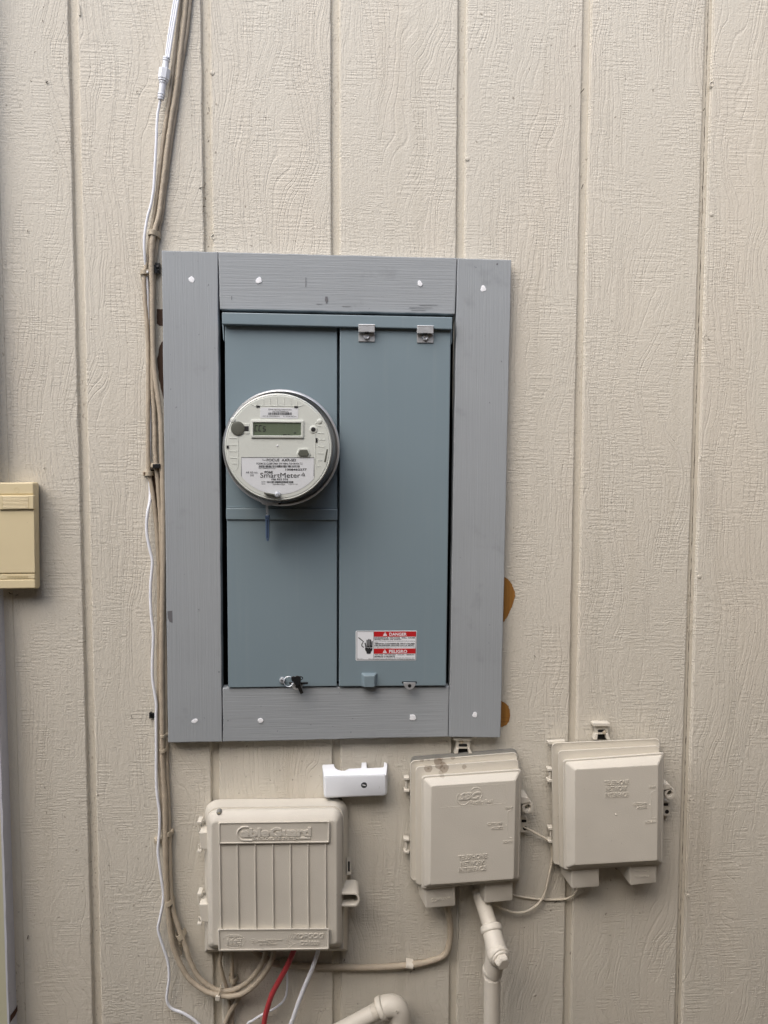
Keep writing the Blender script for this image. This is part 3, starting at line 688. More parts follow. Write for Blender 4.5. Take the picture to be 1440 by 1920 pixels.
part('side_window', slab([(612.5, 842), (614.6, 842), (611, 866), (607.6, 866)], FD_-.0004, FD_+.0006, .3, .2), M['facedark'], fp)
# moulded fins round the rim
def fin(p, q, r_=.00042): part('fin', MB().tube([W(*p, FD_+.0002), W(*q, FD_+.0002)], r_, 6), M['face'], fp)
for i, x in enumerate([481, 494, 506.5, 519.5, 532, 545, 557]):
    y0 = 834-math.sqrt(92**2-(x-519.5)**2); fin((x, y0+2), (x+.3, 759.6))
part('fin_rail', MB().tube(path([(470, 757), (476, 760.2), (483, 760.6), (519, 761), (556, 762), (563, 761.4), (570, 758.5)], FD_+.0002, 3), .0004, 6), M['face'], fp)
for i, y in enumerate([809, 821, 833.5, 846, 858, 869]): 
    x0 = 519.5-math.sqrt(max(93**2-(y-834)**2, 0)); fin((x0+2, y), (444.5, y+.5))
part('fin_rail', MB().tube(path([(446.5, 815), (446.8, 850), (446.5, 870), (444.5, 878), (440, 883)], FD_+.0002, 4), .0004, 6), M['face'], fp)
for i, y in enumerate([799, 812, 824, 837, 850, 863, 874]):
    x1 = 519.5+math.sqrt(max(92**2-(y-834)**2, 0)); fin((595.5, y), (x1-2, y+.4))
part('fin_rail', MB().tube(path([(598, 789), (593, 793), (591.5, 800), (591.3, 850), (591.5, 872), (594, 880)], FD_+.0002, 4), .0004, 6), M['face'], fp)
for (x, y) in ((436.5, 787.5), (599, 790)): part('rim_boss', knob(x, y, FD_-.001, FD_+.0012, 4.6, 18, .4), M['face'], fp)
# catch at the bottom of the cover
part('catch_bar', slab([(495, 923.5), (519, 927.5), (519, 930), (495, 926)], .104, .1132, .4, .3), M['facedark'], mt)
part('catch_knob', knob(519.6, 927.6, .104, .117, 5.0, 20, .35), M['zinc'], mt)
rk = part('ring_lock', MB().loft([[W(x, y, .036) for x, y in [(484, 934), (505, 940), (521.5, 941.5), (521, 947), (503, 945), (488, 941)]], [W(x, y, .052) for x, y in [(484, 934), (505, 940), (521.5, 941.5), (521, 947), (503, 945), (488, 941)]]]), M['galv'], mt, bevel=.0005)
part('lock_tab', MB().loft([[W(x, y, .044) for x, y in [(486, 938), (500, 944), (511, 944), (510, 947.5), (503, 948), (492, 945.5)]], [W(x, y, .055) for x, y in [(486, 938), (500, 944), (511, 944), (510, 947.5), (503, 948), (492, 945.5)]]]), M['galv'], rk, bevel=.0004)
part('ring_gap', slab([(522, 937), (526.2, 937.5), (526.2, 946.5), (522, 946)], .032, .0495, .2, .2), M['black'], mt)

ms = thing('meter_seal', 'small blue plastic security seal hanging on wire below the meter', 'seal', W(501, 1014, .05))
part('wire', MB().tube(path([(499.6, 943, .054), (499.2, 950, .052), (499.6, 958, .050), (500, 969, .049)], sub=4), .0006, 6).tube(path([(501.5, 944, .053), (502, 952, .052), (502.2, 960, .050), (502, 969, .049)], sub=4), .0006, 6), M['zinc'], ms)
part('seal_body', slab([(497.4, 968), (505, 967.4), (504.4, 1010), (498.2, 1010.5)], .0445, .0515, 1.2, 1), M['blue'], ms)
part('seal_collar', slab([(496.8, 966.6), (505.6, 966.2), (505.4, 971), (497, 971.4)], .0440, .0522, 1, 1), M['blue'], ms)
part('seal_slot', slab(rect(500.6, 974, 501.9, 1008), .0500, .0518, .2, .1), simple('dark_blue_slot', lin(34, 46, 74), .4), ms)
part('seal_tip', slab([(499, 1010), (504, 1010), (503.6, 1014.5), (500, 1014.5)], .0455, .0505, 1, .6), M['blue'], ms)

# keys on a split ring through the left hasp
ks = thing('key_ring', 'black headed keys on a thin wire ring at the lower left door', 'keys', W(557, 1290, .035))
rc = W(541, 1278, .034); ang = [2*math.pi*k/28 for k in range(29)]
part('split_ring', MB().tube([rc+Vector((math.cos(a)*.0078, .002*math.sin(a), math.sin(a)*.0078)) for a in ang], .00055, 6), M['zinc'], ks)
kp = [(545.5, 1270), (550, 1267.4), (553, 1268.6), (556, 1266.6), (561, 1267.6), (564, 1269.6), (564.6, 1275.5), (563, 1281), (559, 1286), (554.5, 1285.5), (550.5, 1280), (547, 1276.5)]
part('key_head', MB().loft([[W(x, y, .036) for x, y in kp], [W(x, y, .040) for x, y in kp]]), M['black'], ks, bevel=.0006)
part('key_blade', slab([(555.5, 1284), (561.5, 1281.5), (569, 1299.5), (563.5, 1302)], .0365, .0388, .5, .4), simple('dark_key_blade', (.03, .028, .027, 1), .35, .6), ks)
kq = [(559, 1268), (565, 1267.5), (568, 1271), (565.5, 1274.5), (560, 1275)]
part('key_loop', MB().tube(path([(559, 1270, .037), (564, 1268.5, .037), (567.6, 1271.5, .037), (565, 1275, .037)], sub=4), .0008, 6), M['black'], ks)
part('second_key', slab([(563, 1280), (577.5, 1279.4), (577.5, 1283), (564, 1283.5)], .034, .0362, .4, .3), M['black'], ks)

# ------------------------------------------------------------------ cable enclosure with ribbed lid
ce = thing('cable_enclosure', 'large beige ribbed cable enclosure box below the frame', 'utility box', W(518, 1783, 0))
A = [(384, 1499), (652, 1496), (652, 1783), (384, 1785)]
bs = part('base', MB().loft([rquad(A, .001, (27, 27, 3, 3)), rquad(A, .012, (27, 27, 3, 3)), rquad([(385, 1501), (650, 1498), (650, 1782), (385, 1784)], .015, (26, 26, 3, 3)),
                        rquad([(387, 1508), (646, 1505), (646, 1780), (387, 1782)], .030, (24, 24, 3, 3)), rquad([(387.5, 1514), (644, 1511), (644, 1779), (388, 1781)], .043, (22, 22, 3, 3))]), M['beige'], ce, smooth=45)
ldp = part('lid', MB().loft([rquad([(388, 1517), (641.5, 1513), (641, 1776), (390, 1778)], .040, (20, 20, 10, 10)), rquad([(388, 1518.5), (641.5, 1514.5), (641, 1776), (390, 1778)], .054, (20, 20, 10, 10)),
                         rquad([(389, 1520.5), (640, 1516.5), (640, 1775.5), (391, 1777.5)], .0575, (18, 18, 10, 10)), rquad([(391.5, 1525), (637, 1521), (637, 1774), (393.5, 1776)], .061, (14, 14, 9, 9)),
                         rquad([(396, 1540), (632, 1537), (632.5, 1771), (397, 1773)], .069, (8, 8, 7, 7)), rquad([(398, 1543), (630, 1540), (630.5, 1769), (399, 1771)], .0695, (6, 6, 6, 6)), rquad([(399, 1544), (629, 1541), (629.5, 1768), (400, 1770)], .0695, (6, 6, 6, 6))]), M['beige'], ce, smooth=45)
def framed(c, d, h, rim, name, parent):
    return part(name, MB().loft([rquad(c, d-.002, 3), rquad(c, d+h-.001, 3), rquad(inset(c, 1), d+h, 2.5), rquad(inset(c, rim), d+h, 2), rquad(inset(c, rim+1.2), d+h-.0013, 2)]), M['beige'], parent, smooth=35)
hp = framed([(409.5, 1542), (618.5, 1539.2), (618, 1581), (410, 1583.2)], .0695, .004, 2.4, 'header_plate', ldp)
fpz = framed([(408.5, 1742), (617.2, 1740.5), (617.3, 1781), (409.5, 1784)], .0695, .0075, 2.6, 'footer_plate', ldp)
for i in range(7):
    xt = 412.2+i*33.1; xb = 414.6+i*32.8
    part('rib', MB().tube(path([(xt, 1582, .0702), ((xt+xb)/2-.3, 1660, .0706), (xb, 1744, .0706)], sub=4), .0014, 8), M['beige'], ldp)
mb = PT('moulded_lettering', M['beige'], hp); hd = .0722; E_ = .0013
tx(mb, 'able', 452.5, 505, 1553, 1569.4, hd, tilt=1, bold=.05, raised=E_); tx(mb, 'Guard', 506.5, 583, 1551.6, 1568.4, hd, tilt=1, bold=.05, raised=E_)
tx(mb, 'ENCLOSURE SYSTEM', 474, 560.5, 1570.6, 1575.2, hd, tilt=1, bold=.03, raised=E_)
cpts = [(466, 1550.6), (457, 1550.2), (450.5, 1553), (446, 1558), (445, 1564), (448, 1570.5), (454, 1574.6), (462, 1575.4), (473, 1575.2)]
part('moulded_swoosh', MB().tube(path([(x, y, hd) for x, y in cpts], sub=4), .0016, 8), M['beige'], hp)
part('moulded_bar', slab([(561.5, 1570), (581.5, 1569.8), (581.5, 1573.6), (561.5, 1573.8)], hd-.001, hd+E_, .3, .3), M['beige'], hp)
fdp = .0757; mb = PT('moulded_lettering', M['beige'], fpz)
tx(mb, 'APPROVED', 428.5, 450, 1754.6, 1757.4, fdp, raised=.0008); tx(mb, 'ids', 424.5, 444, 1759.5, 1769.2, fdp, bold=.04, shear=.15, raised=.0010)
tx(mb, 'ENCLOSURE', 425, 452, 1770.6, 1773.4, fdp, raised=.0008)
tx(mb, 'UL', 470.8, 477.2, 1763.3, 1768.6, fdp, bold=.02, raised=.0008)
tx(mb, 'LISTED', 481.5, 497, 1763, 1766.6, fdp, raised=.0008); tx(mb, 'COMMUNICATIONS', 498.5, 529, 1761, 1763.6, fdp, raised=.0008); tx(mb, 'CIRCUIT', 498.5, 512, 1765, 1767.6, fdp, raised=.0008)
tx(mb, '459Y', 485, 496, 1768.6, 1772.2, fdp, raised=.0008); tx(mb, 'ACCESSORY', 498.5, 520, 1768.6, 1771.4, fdp, raised=.0008)
tx(mb, 'KOPGOG', 550, 607, 1749.8, 1760, fdp, tilt=.6, bold=.04, shear=.2, raised=.0010); tx(mb, 'CG1000', 562, 598.5, 1764, 1771.8, fdp, bold=.03, shear=.1, raised=.0010)
el = [W(438.5+21*math.cos(2*math.pi*k/36), 1764.6+12.6*math.sin(2*math.pi*k/36), fdp) for k in range(37)]
part('moulded_ellipse', MB().tube(el, .0005, 6), M['beige'], fpz)
part('moulded_ring', MB().tube([W(474+6.3*math.cos(2*math.pi*k/24), 1766+6.3*math.sin(2*math.pi*k/24), fdp) for k in range(25)], .0004, 6), M['beige'], fpz)
for k in range(3): part('moulded_bar', slab([(445, 1760+k*3.6), (453.5-k*.8, 1760+k*3.6), (453-k*.8, 1762+k*3.6), (444.6, 1762+k*3.6)], fdp-.001, fdp+.0008, .2, .2), M['beige'], fpz)
for k in range(3):
    part('moulded_chevron', MB().tube([W(541.5+k*4.2, 1750.3-k*.2, fdp), W(535+k*4.2, 1768-k*1.6, fdp), W(540.5+k*5.6, 1777-k*3.4, fdp)], .00055, 6), M['beige'], fpz)
part('moulded_chevron', MB().tube([W(540.5, 1777.2, fdp), W(554, 1768.4, fdp)], .00055, 6), M['beige'], fpz)
ss = part('lid_screw', knob(410, 1525, .0555, .064, 4.8, 16, .4), M['gasket'], ldp)
part('slot', slab(rect(408, 1524, 413, 1525.4), .060, .0643, .2, .2), M['creamtext'], ss)
# hinges left, hasp and padlock hood right
for (y0, y1) in ((1541, 1600), (1676, 1736)):
    h = part('hinge', slab([(373, y0+20), (390, y0+19), (391, y1-6), (377, y1-7)], .022, .047, 2, 2), M['beige'], ce)
    part('hinge_pin', MB().tube([W(372.4, y0+4, .030), W(372.8, y0+20, .030)], .0013, 8), M['beige'], h)
    part('hinge_pin', MB().tube([W(373.4, y1-17, .030), W(373.8, y1-3, .030)], .0013, 8), M['beige'], h)
    for yy in (y0+2, y1-2): part('hinge_knob', slab(rect(369.5, yy-2.4, 378, yy+2.4), .018, .036, 1.5, 1), M['beige'], h)
    part('hinge_web', slab(rect(376, y0+4, 381, y0+20), .014, .026, .5, .5), M['beige'], h)
hs = part('latch_loop', MB().loft([rquad([(650, 1608), (658.5, 1607), (658.5, 1640), (650, 1641)], .004, 1), rquad([(650, 1608), (658.5, 1607), (658.5, 1640), (650, 1641)], .022, 1), rquad([(652.4, 1615), (656, 1615), (656, 1634), (652.4, 1634)], .022, 1), rquad([(652.4, 1615), (656, 1615), (656, 1634), (652.4, 1634)], .008, 1)]), M['beige'], ce)
part('latch_slot', slab(rect(652.5, 1615, 656, 1634), .004, .0085, .4, .2), M['black'], hs)
def stad(x0, x1, y0, y1, n=10):
    r_ = (y1-y0)/2; out = [(x0, y0)]
    for k in range(n+1): t_ = -math.pi/2+math.pi*k/n; out.append((x1-r_*.75+r_*.75*math.cos(t_), (y0+y1)/2+r_*math.sin(t_)))
    return out+[(x0, y1)]
o_ = stad(636, 674.5, 1674.5, 1700); i_ = stad(636, 671.2, 1677.8, 1696.8)
dF = .057; wo_ = [W(x, y, dF) for x, y in o_]; wi_ = [W(x, y, dF) for x, y in i_]
bk = lambda L, d, e=0: [Vector((p.x, -d, p.z)) for p in L]
part('padlock_hood', MB().loft([bk(wo_, .018), bk(wo_, dF-.0008), wo_, wi_, bk(wi_, .022)], True, True), M['beige'], ce, smooth=50, bevel=.0004)

# ------------------------------------------------------------------ telephone boxes
def stain_mat(base_name, stains):
    t = NT(base_name); col = lin(203, 198, 187); f = t.noise(t.co, 30, 3); c = t.mix(t.noise(t.co, 18, 3), tint(col, .92), tint(col, 1.06))
    for (p, r_, k) in stains:
        v = t.n('ShaderNodeVectorMath', operation='DISTANCE'); ad = t.n('ShaderNodeVectorMath', operation='ADD')
        nz = t.n('ShaderNodeTexNoise'); nz.inputs['Scale'].default_value = 220; t.l(t.co, nz.inputs['Vector'])
        sc = t.n('ShaderNodeVectorMath', operation='SCALE'); t.l(nz.outputs['Color'], sc.inputs[0]); sc.inputs['Scale'].default_value = .004
        t.l(t.co, ad.inputs[0]); t.l(sc.outputs[0], ad.inputs[1])
        sq = t.n('ShaderNodeVectorMath', operation='MULTIPLY'); t.l(ad.outputs[0], sq.inputs[0]); sq.inputs[1].default_value = (1, .45, 1)
        t.l(sq.outputs[0], v.inputs[0]); v.inputs[1].default_value = (p.x+.002, (p.y+.002)*.45, p.z+.002)
        ring = t.math('ADD', t.math('MULTIPLY', t.step(v.outputs['Value'], r_*.95, r_*.85), .65), t.math('MULTIPLY', t.step(v.outputs['Value'], r_*.35, r_*.1), .35))
        c = t.mix(t.math('MULTIPLY', ring, k, clamp=True), c, lin(96, 72, 46))
    return t.fin(c, .55, 0, t.bump(t.noise(t.co, 520, 3, .6), .00035))
def phone_box(name, label, rings, feet, mat, base):
    o = thing(name, label, 'utility box', base)
    prof = []
    (o1, o2, o3, o4, o5) = rings
    prof = [rquad(o1, .010, 9), rquad(o1, .019, 9), rquad(inset(o1, 1.5), .0215, 8), rquad(inset(o1, 4), .0205, 7)]
    part('base_lip', MB().loft(prof), mat, o, smooth=40)
    part('body', MB().loft([rquad(o2, .012, 8), rquad(o2, .034, 8), rquad(inset(o2, 1.5), .0365, 7), rquad(inset(o2, 4), .0365, 6)]), mat, o, smooth=40)
    ld_ = part('lid', MB().loft([rquad(o3, .034, 6), rquad(o3, .049, 6), rquad(inset(o3, .8), .0515, 6), rquad(inset(o3, 2.2), .0530, 5), rquad(o4, .0530, 5), rquad([(x*.88+a*.12, y*.88+b*.12) for (x, y), (a, b) in zip(o4, o5)], .0555, 4),
                              rquad([(x*.1+a*.9, y*.1+b*.9) for (x, y), (a, b) in zip(o4, o5)], .0642, 4), rquad(o5, .0652, 3), rquad(inset(o5, 1.5), .0654, 3), rquad(inset(o5, 2.5), .0654, 3)]), mat, o, smooth=28)
    for fq in feet:
        (fr4, bk4) = fq
        part('foot', MB().loft([rquad(bk4, .004, 1), rquad([(x*.94+a*.06, y*.94+b*.06) for (x, y), (a, b) in zip(fr4, bk4)], .042, 2), rquad(fr4, .0445, 2.5), rquad(inset(fr4, 1.2), .0455, 2)]), mat, o, smooth=45)
    return o, ld_
org1 = W(870, 1668, 0)
st = [(W(822, 1431, .028)-org1, .0085, .75), (W(832.5, 1439, .034)-org1, .0085, .75), (W(803, 1441, .037)-org1, .0075, .7), (W(850.5, 1425, .030)-org1, .0062, .65), (W(871, 1439.5, .040)-org1, .0048, .6), (W(826, 1420, .02)-org1, .0062, .55), (W(791, 1425, .02)-org1, .004, .6), (W(828, 1452, .045)-org1, .006, .4), (W(803, 1422, .02)-org1, .004, .4)]
M['stained'] = stain_mat('beige_plastic_with_stains', st)
sbc, sl = phone_box('telephone_box', 'beige telephone interface box with brown stains on its top', 
    [[(769, 1426), (970, 1409.5), (976, 1650), (769, 1652)], [(779, 1437), (973, 1423), (976, 1654), (779, 1660)], [(790, 1454), (978, 1441), (974, 1650), (790, 1668)], [(794, 1459), (974.5, 1446.5), (970.5, 1649), (794, 1664)], [(808.7, 1474), (967, 1463), (963, 1647.7), (806.7, 1659)]],
    [([(797, 1655), (853, 1650), (853.5, 1698), (798.5, 1703)], [(783, 1640), (852, 1638), (851, 1672), (785, 1677)]), ([(908, 1648), (961, 1644), (960.5, 1688), (909, 1693)], [(886, 1635), (955, 1633), (953, 1660), (888, 1664)])], M['stained'], org1)
part('gasket', MB().loft([rquad([(770, 1418), (968, 1402.5), (972, 1640), (770, 1640)], .001, 9), rquad([(770, 1420), (969, 1404.5), (973, 1640), (770, 1642)], .011, 9)]), M['gasket'], sbc)
mb = PT('moulded_lettering', M['stained'], sl); pd = .0654
fit_text(mb, 'SBC', [(861, 1487), (901, 1484), (899, 1497.5), (860, 1500.5)], pd, bold=.04, shear=.35, raised=.0010)
fit_text(mb, 'Pacific Bell', [(881, 1501.5), (923.5, 1498.5), (923.5, 1505.5), (881, 1508.5)], pd, bold=.01, raised=.0008)
fit_text(mb, 'TELEPHONE', [(859, 1604), (912.5, 1600), (912.5, 1608.5), (859, 1612.5)], pd, bold=.01, raised=.0010)
fit_text(mb, 'NETWORK', [(863.5, 1615.5), (908.5, 1612), (908.5, 1620.5), (863.5, 1624)], pd, bold=.01, raised=.0010)
fit_text(mb, 'INTERFACE', [(860, 1627), (911, 1623), (911, 1631.5), (860, 1635.5)], pd, bold=.01, raised=.0010)
fit_text(mb, 'CUSTOMER', [(913.5, 1543), (942, 1541), (942, 1545.5), (913.5, 1547.5)], pd, raised=.0008); fit_text(mb, 'ACCESS', [(921, 1551), (942, 1549.5), (942, 1554), (921, 1555.5)], pd, raised=.0008)
fit_text(mb, 'SNAP', [(948, 1513), (961, 1512), (961, 1516), (948, 1517)], pd, raised=.0008); fit_text(mb, 'SCREW', [(943, 1576.5), (960.5, 1575), (960.5, 1579.5), (943, 1581)], pd, raised=.0008)
fit_text(mb2 := MB(), 'COMPANY', [(808, 1684.5), (844, 1681.5), (844, 1687.5), (808, 1691)], .0455, bold=.01, raised=.0008)
part('moulded_lettering', mb2, M['stained'], sbc, smooth=0)
arc = lambda cx, cy_, r_, a0, a1, d, k=1.0: [W(cx+r_*math.cos(R(a0+(a1-a0)*i/20)), cy_-r_*k*math.sin(R(a0+(a1-a0)*i/20)), d) for i in range(21)]
part('moulded_arc', MB().tube(arc(868.5, 1497, 12, 130, 330, pd), .0007, 6), M['stained'], sl)
part('moulded_arc', MB().tube(arc(893, 1488, 11.5, -50, 150, pd), .0007, 6), M['stained'], sl)
def outline(c, d, r_, rad, mat, parent, name='moulded_outline'):
    q = rquad(c, d, r_, 4); part(name, MB().tube(q+[q[0], q[1]], rad, 6), mat, parent)
outline([(822.5, 1477), (949, 1469.5), (949.5, 1506), (824, 1514.5)], .0654, 3, .0003, M['stained'], sl)
def bracketmark(x, y0, y1, yt, parent, mat):
    part('moulded_bracket', MB().tube(path([(x+9, y0-.6, pd), (x+3, y0, pd), (x, y0+4, pd), (x, yt-3, pd), (x-3.5, yt, pd)], sub=4), .0005, 6), mat, parent)
    part('moulded_bracket', MB().tube(path([(x-3.5, yt, pd), (x, yt+3, pd), (x, y1-4, pd), (x+3, y1, pd), (x+9, y1-.6, pd)], sub=4), .0005, 6), mat, parent)
bracketmark(951.5, 1520, 1571, 1547, sl, M['stained'])
def box_fittings(o, mat, hinges, tab, latch, low, scr):
    for (x, y0, y1) in hinges:
        h = part('hinge', MB().tube([W(x, y0, .014), W(x+.2, y1, .014)], .0018, 8), mat, o)
        for yy in (y0+1.5, y1-1.5): part('hinge_knob', slab(rect(x-4, yy-2.2, x+6, yy+2.2), .006, .018, 1.2, .8), mat, h)
        part('hinge_web', slab(rect(x+2, y0+3, x+8, y1-3), .004, .011, .5, .5), mat, h)
    (x0, y0, x1, y1) = tab
    tb = part('mounting_tab', slab(rect(x0+3, y0, x1-2, y0+20), .001, .008, 1.2, .8), mat, o)
    part('tab_lip', slab(rect(x0-1, y0-1, x1+1, y0+5), .001, .014, 1.2, 1), mat, tb)
    part('tab_slot', slab(rect(x0+8, y0+11, x1-8, y0+16), .006, .0085, 2, .2), M['black'], tb)
    part('tab_web', slab([(x0+4, y0+19), (x0+8, y0+19), (x0+7, y1+3), (x0, y1+3)], .001, .012, .5, .5), mat, tb)
    part('tab_web', slab([(x1-7, y0+19), (x1-3, y0+19), (x1+2, y1+3), (x1-5, y1+3)], .001, .012, .5, .5), mat, tb)
    part('tab_window', slab([(x0+8, y0+20), (x1-7, y0+20), (x1-5, y1+2), (x0+7, y1+2)], .0005, .0015, .5, .2), M['cavity'], tb)
    part('screw', knob(scr[0], scr[1], .007, .0105, 4.0, 14, .5), M['clipwhite'], tb)
    (lx, ly, lr) = latch
    c = W(lx, ly, .03); ro, ri = lr/PXM, lr*.5/PXM
    lt = part('latch_loop', MB().lathe(Vector((c.x, 0, c.z)), [(ri, .018), (ro*.96, .018), (ro, .020), (ro, .034), (ro*.93, .036), (ri*1.1, .036), (ri, .034), (ri, .018)], 24, cap0=False, cap1=False), mat, o)
    part('latch_hood', slab([(lx-lr-3, ly-lr-6), (lx+lr*.2, ly-lr-4), (lx+lr*.7, ly-lr*.55), (lx-lr-3, ly-lr*.2)], .008, .038, 2, 1.5), mat, lt)
    part('latch_screw', knob(lx, ly, .016, .026, lr*.42, 14, .4), mat, lt)
    (qx, qy) = low
    lw_ = part('latch_tab', slab(rect(qx-12, qy-15, qx+6.5, qy+12), .003, .014, 4, 1), mat, o)
    part('tab_hole', MB().face(disc(qx+.5, qy+4, .0143, 4.2, 16)), M['black'], lw_)
    part('tab_hole', slab(rect(qx-6, qy-12, qx+3, qy-7), .012, .0143, 1.5, .1), M['black'], lw_)
box_fittings(sbc, M['stained'], [(761.5, 1459, 1485), (761.5, 1574, 1600)], (852, 1384, 884, 1410), (988, 1511, 11.5), (984, 1549), (865.5, 1392))
org2 = W(1140, 1632, 0)
tn, tl = phone_box('telephone_box', 'clean beige telephone interface box furthest right, with lettering near its top',
    [[(1034, 1392.5), (1238, 1384), (1243, 1620), (1036, 1622)], [(1046, 1407), (1237, 1397), (1242, 1621), (1048, 1628)], [(1055, 1424), (1245, 1410), (1243, 1620), (1056, 1632)], [(1060, 1428.5), (1242, 1415.5), (1239.5, 1619), (1061, 1628)], [(1078, 1443), (1234, 1434), (1232, 1613), (1078, 1622)]],
    [([(1071, 1625), (1123, 1622), (1123, 1662), (1072, 1666)], [(1050, 1608), (1116, 1606), (1115, 1632), (1051, 1636)]), ([(1180, 1618), (1231, 1615), (1230, 1655), (1182, 1660)], [(1156, 1602), (1214, 1600), (1213, 1626), (1157, 1629)])], M['beige'], org2)
mb = PT('moulded_lettering', M['beige'], tl)
fit_text(mb, 'TELEPHONE', [(1132.5, 1464), (1179, 1462), (1179, 1470.5), (1132.5, 1472.5)], pd, raised=.0010)
fit_text(mb, 'NETWORK', [(1136, 1475), (1176, 1473.2), (1176, 1481.6), (1136, 1483.5)], pd, raised=.0010)
fit_text(mb, 'INTERFACE', [(1134.5, 1487), (1178, 1485), (1178, 1493.5), (1134.5, 1495.5)], pd, raised=.0010)
fit_text(mb, 'CUSTOMER', [(1187, 1505.5), (1213, 1504.5), (1213, 1508.8), (1187, 1510)], pd, raised=.0008); fit_text(mb, 'ACCESS', [(1194, 1512), (1212.5, 1511), (1212.5, 1515.3), (1194, 1516.4)], pd, raised=.0008)
fit_text(mb, 'SNAP', [(1217, 1473.5), (1229, 1473), (1229, 1477), (1217, 1477.5)], pd, raised=.0008); fit_text(mb, 'SCREW', [(1209, 1539.5), (1230, 1538.5), (1230, 1543), (1209, 1544)], pd, raised=.0008)
part('moulded_dot', knob(1155.5, 1528, pd-.001, pd+.0008, 2.2, 12, .5), M['beige'], tl)
bracketmark(1220.5, 1484, 1534, 1509, tl, M['beige'])
fit_text(mb3 := PT('moulded_lettering', M['beige'], tn), 'Telephone', [(1190, 1632), (1216, 1630.6), (1216, 1635), (1190, 1636.4)], .0455, raised=.0008); fit_text(mb3, 'Supplies', [(1191, 1641), (1217, 1639.6), (1217, 1645.4), (1191, 1647)], .0455, raised=.0008)
box_fittings(tn, M['beige'], [(1031, 1442, 1466), (1032.5, 1553, 1580)], (1113, 1357, 1143, 1384), (1253.5, 1485, 10.8), (1250, 1518), (1134, 1374))
part('back_flange', slab([(1027, 1391), (1060, 1388.5), (1060, 1394), (1029, 1396)], .004, .012, .8, .6), M['beige'], tn)

# ------------------------------------------------------------------ broken white plastic cover
wc = thing('plastic_cover', 'broken white plastic cover with notched top edge and one screw', 'cover', W(665, 1495, 0))
DW = .030
mb = MB().loft([rquad([(604, 1434), (727, 1430), (726, 1488), (606, 1491)], .001, (3, 3, 5, 5)), rquad([(606.5, 1447), (725.5, 1443), (724.5, 1491.5), (607.5, 1495)], .018, (3, 3, 5, 5)),
                rquad([(608, 1456), (724, 1452.5), (723.6, 1492), (608.4, 1496)], DW-.003, (3, 3, 5, 5)), rquad([(610.5, 1458.5), (721.5, 1455), (721.5, 1490.5), (610.5, 1494)], DW, (3, 3, 4, 4))], True, True)
# the shell keeps only front, sides and bottom; the top wall is its own notched piece
front = [[(608, 1454.5), (723.6, 1451.5), (723.4, 1492), (608.4, 1496)], [(610.5, 1458), (721.3, 1455), (721.2, 1490), (610.6, 1493.6)]]
part('front_shell', MB().loft([rquad(front[0], .0015, (2, 2, 5, 5)), rquad(front[0], DW-.003, (3, 3, 5, 5)), rquad(inset(front[0], .8), DW-.0008, (3, 3, 5, 5)), rquad(front[1], DW, (3, 3, 4, 4))]), M['white'], wc, smooth=50)
ol = [(604, 1435.5, .003), (606, 1433.2, .002), (626.5, 1432.6, .002), (627, 1437, .007), (629.5, 1440.5, .011), (634, 1443, .014), (640, 1444.8, .016), (646.7, 1444.6, .016), (650.5, 1442.8, .014), (653.6, 1441, .012), (675.5, 1439.9, .011), (677.5, 1438.5, .009), (678, 1429.5, .002), (687, 1429, .002), (687.6, 1438.6, .010), (689.5, 1440, .011), (717.5, 1438.8, .011), (719.6, 1437, .009), (720, 1429, .002), (723, 1429, .002), (726.5, 1432, .003), (724, 1455, DW-.004), (608, 1458.5, DW-.004)]
f = [W(*p) for p in ol]; b = [Vector((p.x, p.y-.0002, p.z-.0026)) for p in f]
part('notched_top', MB().loft([b, f]), M['white'], wc, smooth=30, bevel=.0005)
for c in ([(603.8, 1436), (606.8, 1434), (609.5, 1460), (608.4, 1494), (607, 1490)], [(722.6, 1430), (726.6, 1432), (726.2, 1486), (723.4, 1491), (722.4, 1458)]):
    d_ = [.002, .002, DW-.003, DW-.004, .003] if c[0][0] < 650 else [.002, .003, .003, DW-.004, DW-.003]
    f = [W(x, y, dd) for (x, y), dd in zip(c, d_)]; b = [Vector((p.x+(.002 if c[0][0] < 650 else -.002), p.y+.0002, p.z)) for p in f]
    part('side_wall', MB().loft([b, f]), M['white'], wc, bevel=.0004)
sc = part('screw_well', MB().lathe(Vector((W(682.6, 1472.3, DW).x, 0, W(682.6, 1472.3, DW).z)), [(.0062, DW-.0004), (.0058, DW+.0003), (.0052, DW+.0001), (.0050, DW-.0002)], 24, cap0=False, cap1=False), M['white'], wc)
part('screw', MB().lathe(Vector((W(682.6, 1472.3, DW).x, 0, W(682.6, 1472.3, DW).z)), [(.0051, DW-.0001), (.0049, DW+.0002), (.0036, DW+.0006), (.00001, DW+.0007)], 20, cap0=False, cap1=False), simple('dark_steel_screw', lin(110, 116, 118), .3, .9), sc)
part('screw_slot', slab([(679.4, 1471), (685.6, 1472.2), (685.6, 1473.8), (679.4, 1472.6)], DW+.0003, DW+.0009, .1, .1), M['label'], sc)

